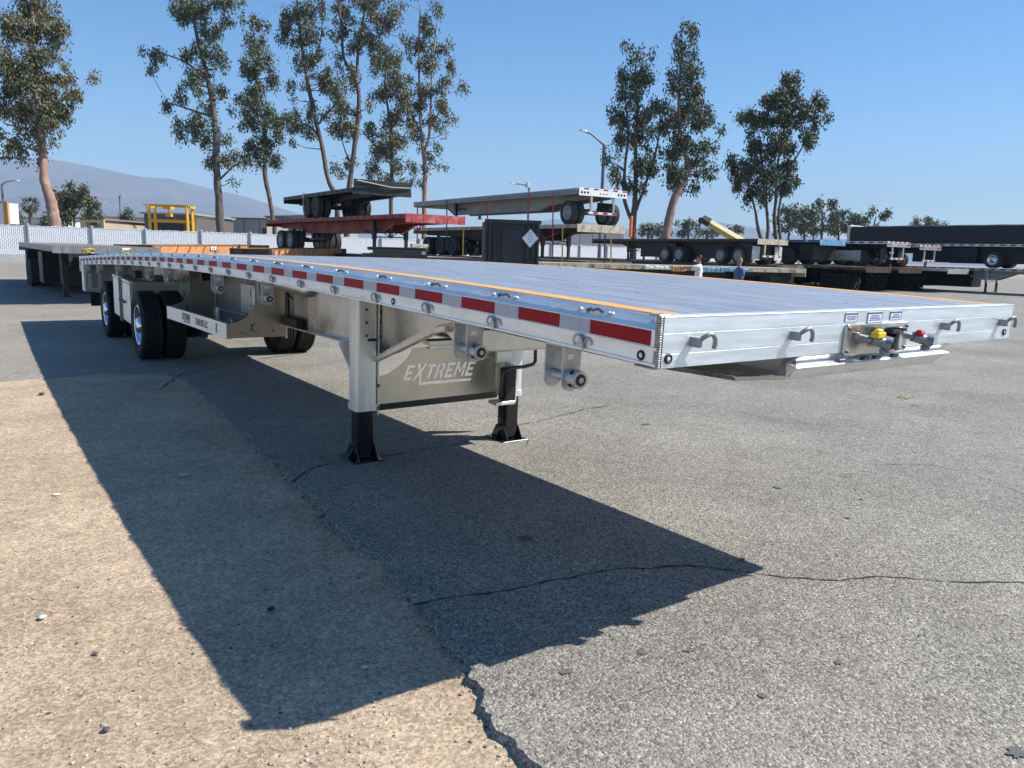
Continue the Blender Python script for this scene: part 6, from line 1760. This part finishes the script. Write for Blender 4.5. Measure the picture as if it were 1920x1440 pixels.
ridge([(800, 462), (860, 440), (960, 424), (1040, 410), (1100, 416), (1160, 428), (1250, 432), (1300, 420), (1340, 416), (1400, 424), (1480, 440), (1600, 450), (1720, 462), (1900, 470)], 8300, 2500, 'far_hills', HILL, 0.0011, 5)
# ================================================================== two men beyond the trailer
def skin_mesh(name, verts, edges, radii, root=0, sub=1):
    me = bpy.data.meshes.new(name)
    me.from_pydata(verts, edges, [])
    o = bpy.data.objects.new(name, me); C.objects.link(o)
    sk = o.modifiers.new('skin', 'SKIN'); sk.use_smooth_shade = True; sk.branch_smoothing = 0.4
    lay = me.skin_vertices[0].data
    for i, r in enumerate(radii):
        rr = r if isinstance(r, tuple) else (r, r)
        lay[i].radius = rr; lay[i].use_root = (i == root)
    s = o.modifiers.new('sub', 'SUBSURF'); s.levels = sub; s.render_levels = sub
    bpy.context.view_layer.update()
    out = bpy.data.meshes.new_from_object(o.evaluated_get(bpy.context.evaluated_depsgraph_get()))
    bpy.data.objects.remove(o)
    for p in out.polygons: p.use_smooth = True
    return out
SKINM = pm('skin', (0.36, 0.19, 0.12), 0.55, 0, 0.06, 20)
def person(label, loc, facing, shirt, hairm, armL, armR, head_turn=0.0, hh=1.0):
    """armL / armR: (elbow, wrist, hand direction) in the body's own frame: x right, y ahead, z up"""
    t = thing('person', label, 'person', loc, facing, 'men standing in the yard')
    t.scale = (hh, hh, hh)
    V = []; E_ = []; R_ = []
    def add(p, r, par=None):
        V.append(p); R_.append(r)
        if par is not None: E_.append((par, len(V) - 1))
        return len(V) - 1
    pel = add((0, 0, 0.95), (0.15, 0.11)); wa = add((0, 0.005, 1.08), (0.14, 0.10), pel); chs = add((0, 0, 1.28), (0.17, 0.115), wa); up = add((0, -0.01, 1.42), (0.12, 0.09), chs)
    nk = add((0, 0.0, 1.50), 0.055, up); 
    hd0 = add((0, 0.015, 1.57), (0.066, 0.078), nk); hd1 = add((0, 0.012, 1.655), (0.075, 0.094), hd0); hd2 = add((0, 0.0, 1.73), (0.055, 0.066), hd1)
    hands = []
    for s, arm in ((-1, armL), (1, armR)):
        sh = add((s * 0.18, -0.01, 1.40), 0.065, up)
        el = add(arm[0], 0.045, sh); wr = add(arm[1], 0.029, el)
        d = Vector(arm[2]).normalized()
        side = d.cross(Vector((0, 0, 1)))
        if side.length < 0.2: side = Vector((0, 1, 0))
        side.normalize()
        pa = add(tuple(Vector(arm[1]) + d * 0.07), (0.030, 0.022), wr)
        hands.append((Vector(arm[1]) + d * 0.07, d, side, arm[3] if len(arm) > 3 else 'relaxed'))
    for s in (-1, 1):
        hip = add((s * 0.095, 0, 0.88), 0.095, pel); kn = add((s * 0.11, 0.015, 0.49), 0.060, hip); an = add((s * 0.115, -0.02, 0.10), 0.042, kn)
        ft = add((s * 0.125, 0.07, 0.04), 0.038, an); add((s * 0.13, 0.16, 0.03), 0.03, ft)
    me = skin_mesh('body', V, E_, R_)
    me.materials.append(SKINM)
    body = link('body', me, t)
    # face: nose, ears, eyes, mouth set into the head
    f = MB()
    f.lathe([(0.0, 0.024), (0.010, 0.010), (0.013, -0.012), (0.0, -0.02)], (0, 0.108, 1.635), 'z', 8)
    for s in (-1, 1):
        f.lathe([(0.0, 0.01), (0.018, 0.006), (0.024, -0.004), (0.0, -0.01)], (s * 0.074, -0.005, 1.64), 'x', 8)
    f.build('facial_features', SKINM, t)
    f = MB()
    for s in (-1, 1): f.lathe([(0, 0.006), (0.008, 0.004), (0.011, -0.006)], (s * 0.031, 0.094, 1.66), 'y', 8)
    f.box(-0.024, 0.024, 0.088, 0.096, 1.588, 1.594)
    f.build('eyes_and_mouth', pm('dark_features', (0.04, 0.025, 0.02), 0.5), t)
    # fingers and thumb, each its own bent chain
    fm = MB()
    for c, d, side, mode in hands:
        dn = side.cross(d).normalized()
        for k, (off, L) in enumerate(((-0.027, 0.070), (-0.009, 0.080), (0.009, 0.076), (0.026, 0.062))):
            curl = 0.1 if (mode == 'point' and k == 0) else (1.1 if mode == 'point' else 0.45)
            p0 = c + side * off * 0.9 - d * 0.01; p1 = p0 + d * L * 0.45
            e1 = (d * cos(curl) + dn * -sin(curl)); p2 = p1 + e1 * L * 0.32; e2 = (d * cos(2 * curl) + dn * -sin(2 * curl)); p3 = p2 + e2 * L * 0.26
            fm.tube([p0, p1, p2, p3], [0.0095, 0.009, 0.008, 0.006], 6)
        p0 = c - side * 0.024 - d * 0.035; p1 = p0 - side * 0.026 + d * 0.028; p2 = p1 - side * 0.010 + d * 0.028
        fm.tube([p0, p1, p2], [0.011, 0.010, 0.007], 6)
    fm.build('fingers', SKINM, t)
    # shirt with short sleeves
    V = []; E_ = []; R_ = []
    p = add((0, 0, 0.86), (0.178, 0.135)); q = add((0, 0.005, 1.02), (0.172, 0.132), p); q = add((0, 0.005, 1.14), (0.168, 0.128), q); q = add((0, 0, 1.29), (0.188, 0.135), q); u = add((0, -0.01, 1.43), (0.125, 0.10), q); add((0, 0, 1.49), 0.068, u)
    for s, arm in ((-1, armL), (1, armR)):
        sh = add((s * 0.185, -0.01, 1.40), 0.088, u); e = Vector((s * 0.185, -0.01, 1.40)).lerp(Vector(arm[0]), 0.82); add(tuple(e), 0.076, sh)
    me = skin_mesh('shirt', V, E_, R_); me.materials.append(shirt); link('shirt', me, t)
    # trousers and shoes
    V = []; E_ = []; R_ = []
    p = add((0, 0, 0.95), (0.165, 0.125)); h0 = add((0, 0, 0.87), (0.165, 0.125), p)
    for s in (-1, 1):
        a_ = add((s * 0.10, 0, 0.78), 0.105, h0); b_ = add((s * 0.11, 0.015, 0.49), 0.080, a_); add((s * 0.115, -0.02, 0.08), 0.068, b_)
    me = skin_mesh('trousers', V, E_, R_); me.materials.append(pm('dark_denim', (0.035, 0.042, 0.065), 0.85, 0, 0.15, 20)); link('trousers', me, t)
    for s in (-1, 1):
        V = []; E_ = []; R_ = []
        a_ = add((s * 0.115, -0.05, 0.05), 0.052); b_ = add((s * 0.125, 0.07, 0.045), 0.052, a_); add((s * 0.132, 0.17, 0.04), 0.042, b_)
        me = skin_mesh('shoe', V, E_, R_); me.materials.append(BLACKM); link('shoe', me, t)
    V = []; E_ = []; R_ = []
    a_ = add((0, -0.045, 1.60), (0.066, 0.052)); b_ = add((0, -0.030, 1.675), (0.079, 0.074), a_); c_ = add((0, -0.004, 1.725), (0.066, 0.078), b_); add((0, 0.03, 1.742), (0.05, 0.048), c_)
    me = skin_mesh('hair', V, E_, R_); me.materials.append(hairm); link('hair', me, t)
    return t
SHW = pm('white_shirt_cloth', (0.80, 0.80, 0.78), 0.85, 0, 0.05, 12, 0.004, 25); SHB = pm('blue_shirt_cloth', (0.085, 0.14, 0.27), 0.85, 0, 0.08, 12, 0.004, 25)
fleft = math.atan2(-CR.y, -CR.x) - pi / 2
p1 = at(1309, 520, 23.5); p2 = at(1385, 520, 23.0)
person('man in a white shirt holding his arm out to the left', (p1.x, p1.y, 0.0), fleft - 0.35, SHW, pm('dark_hair', (0.025, 0.016, 0.011), 0.6, 0, 0.2, 40),
       ((-0.24, 0.26, 1.36), (-0.22, 0.52, 1.36), (0.05, 1, 0.05), 'point'), ((0.30, -0.06, 1.14), (0.27, 0.10, 0.92), (0, 0.4, -1)), 0, 0.985)
person('man in a blue shirt with light hair, standing right of the man in white', (p2.x, p2.y, 0.0), fleft + 0.25, SHB, pm('light_hair', (0.30, 0.22, 0.15), 0.6, 0, 0.2, 40),
       ((-0.25, 0.02, 1.12), (-0.20, 0.16, 0.90), (0, 0.5, -1)), ((0.27, -0.05, 1.13), (0.25, 0.10, 0.90), (0, 0.4, -1)), 0, 0.955)
# ================================================================== the air between here and the hills
m = MB(); m.box(-9200, 9200, -400, 9300, -1.2, 860)
hz_ = bpy.data.materials.new('valley_haze'); hz_.use_nodes = True
hn = hz_.node_tree.nodes; hn.clear()
ho = hn.new('ShaderNodeOutputMaterial'); hv = hn.new('ShaderNodeVolumePrincipled')
hv.inputs['Color'].default_value = (0.56, 0.76, 1.0, 1); hv.inputs['Density'].default_value = 0.00014; hv.inputs['Anisotropy'].default_value = 0.0
hz_.node_tree.links.new(hv.outputs[0], ho.inputs['Volume'])
hb = m.build('haze', hz_); hb['kind'] = 'stuff'
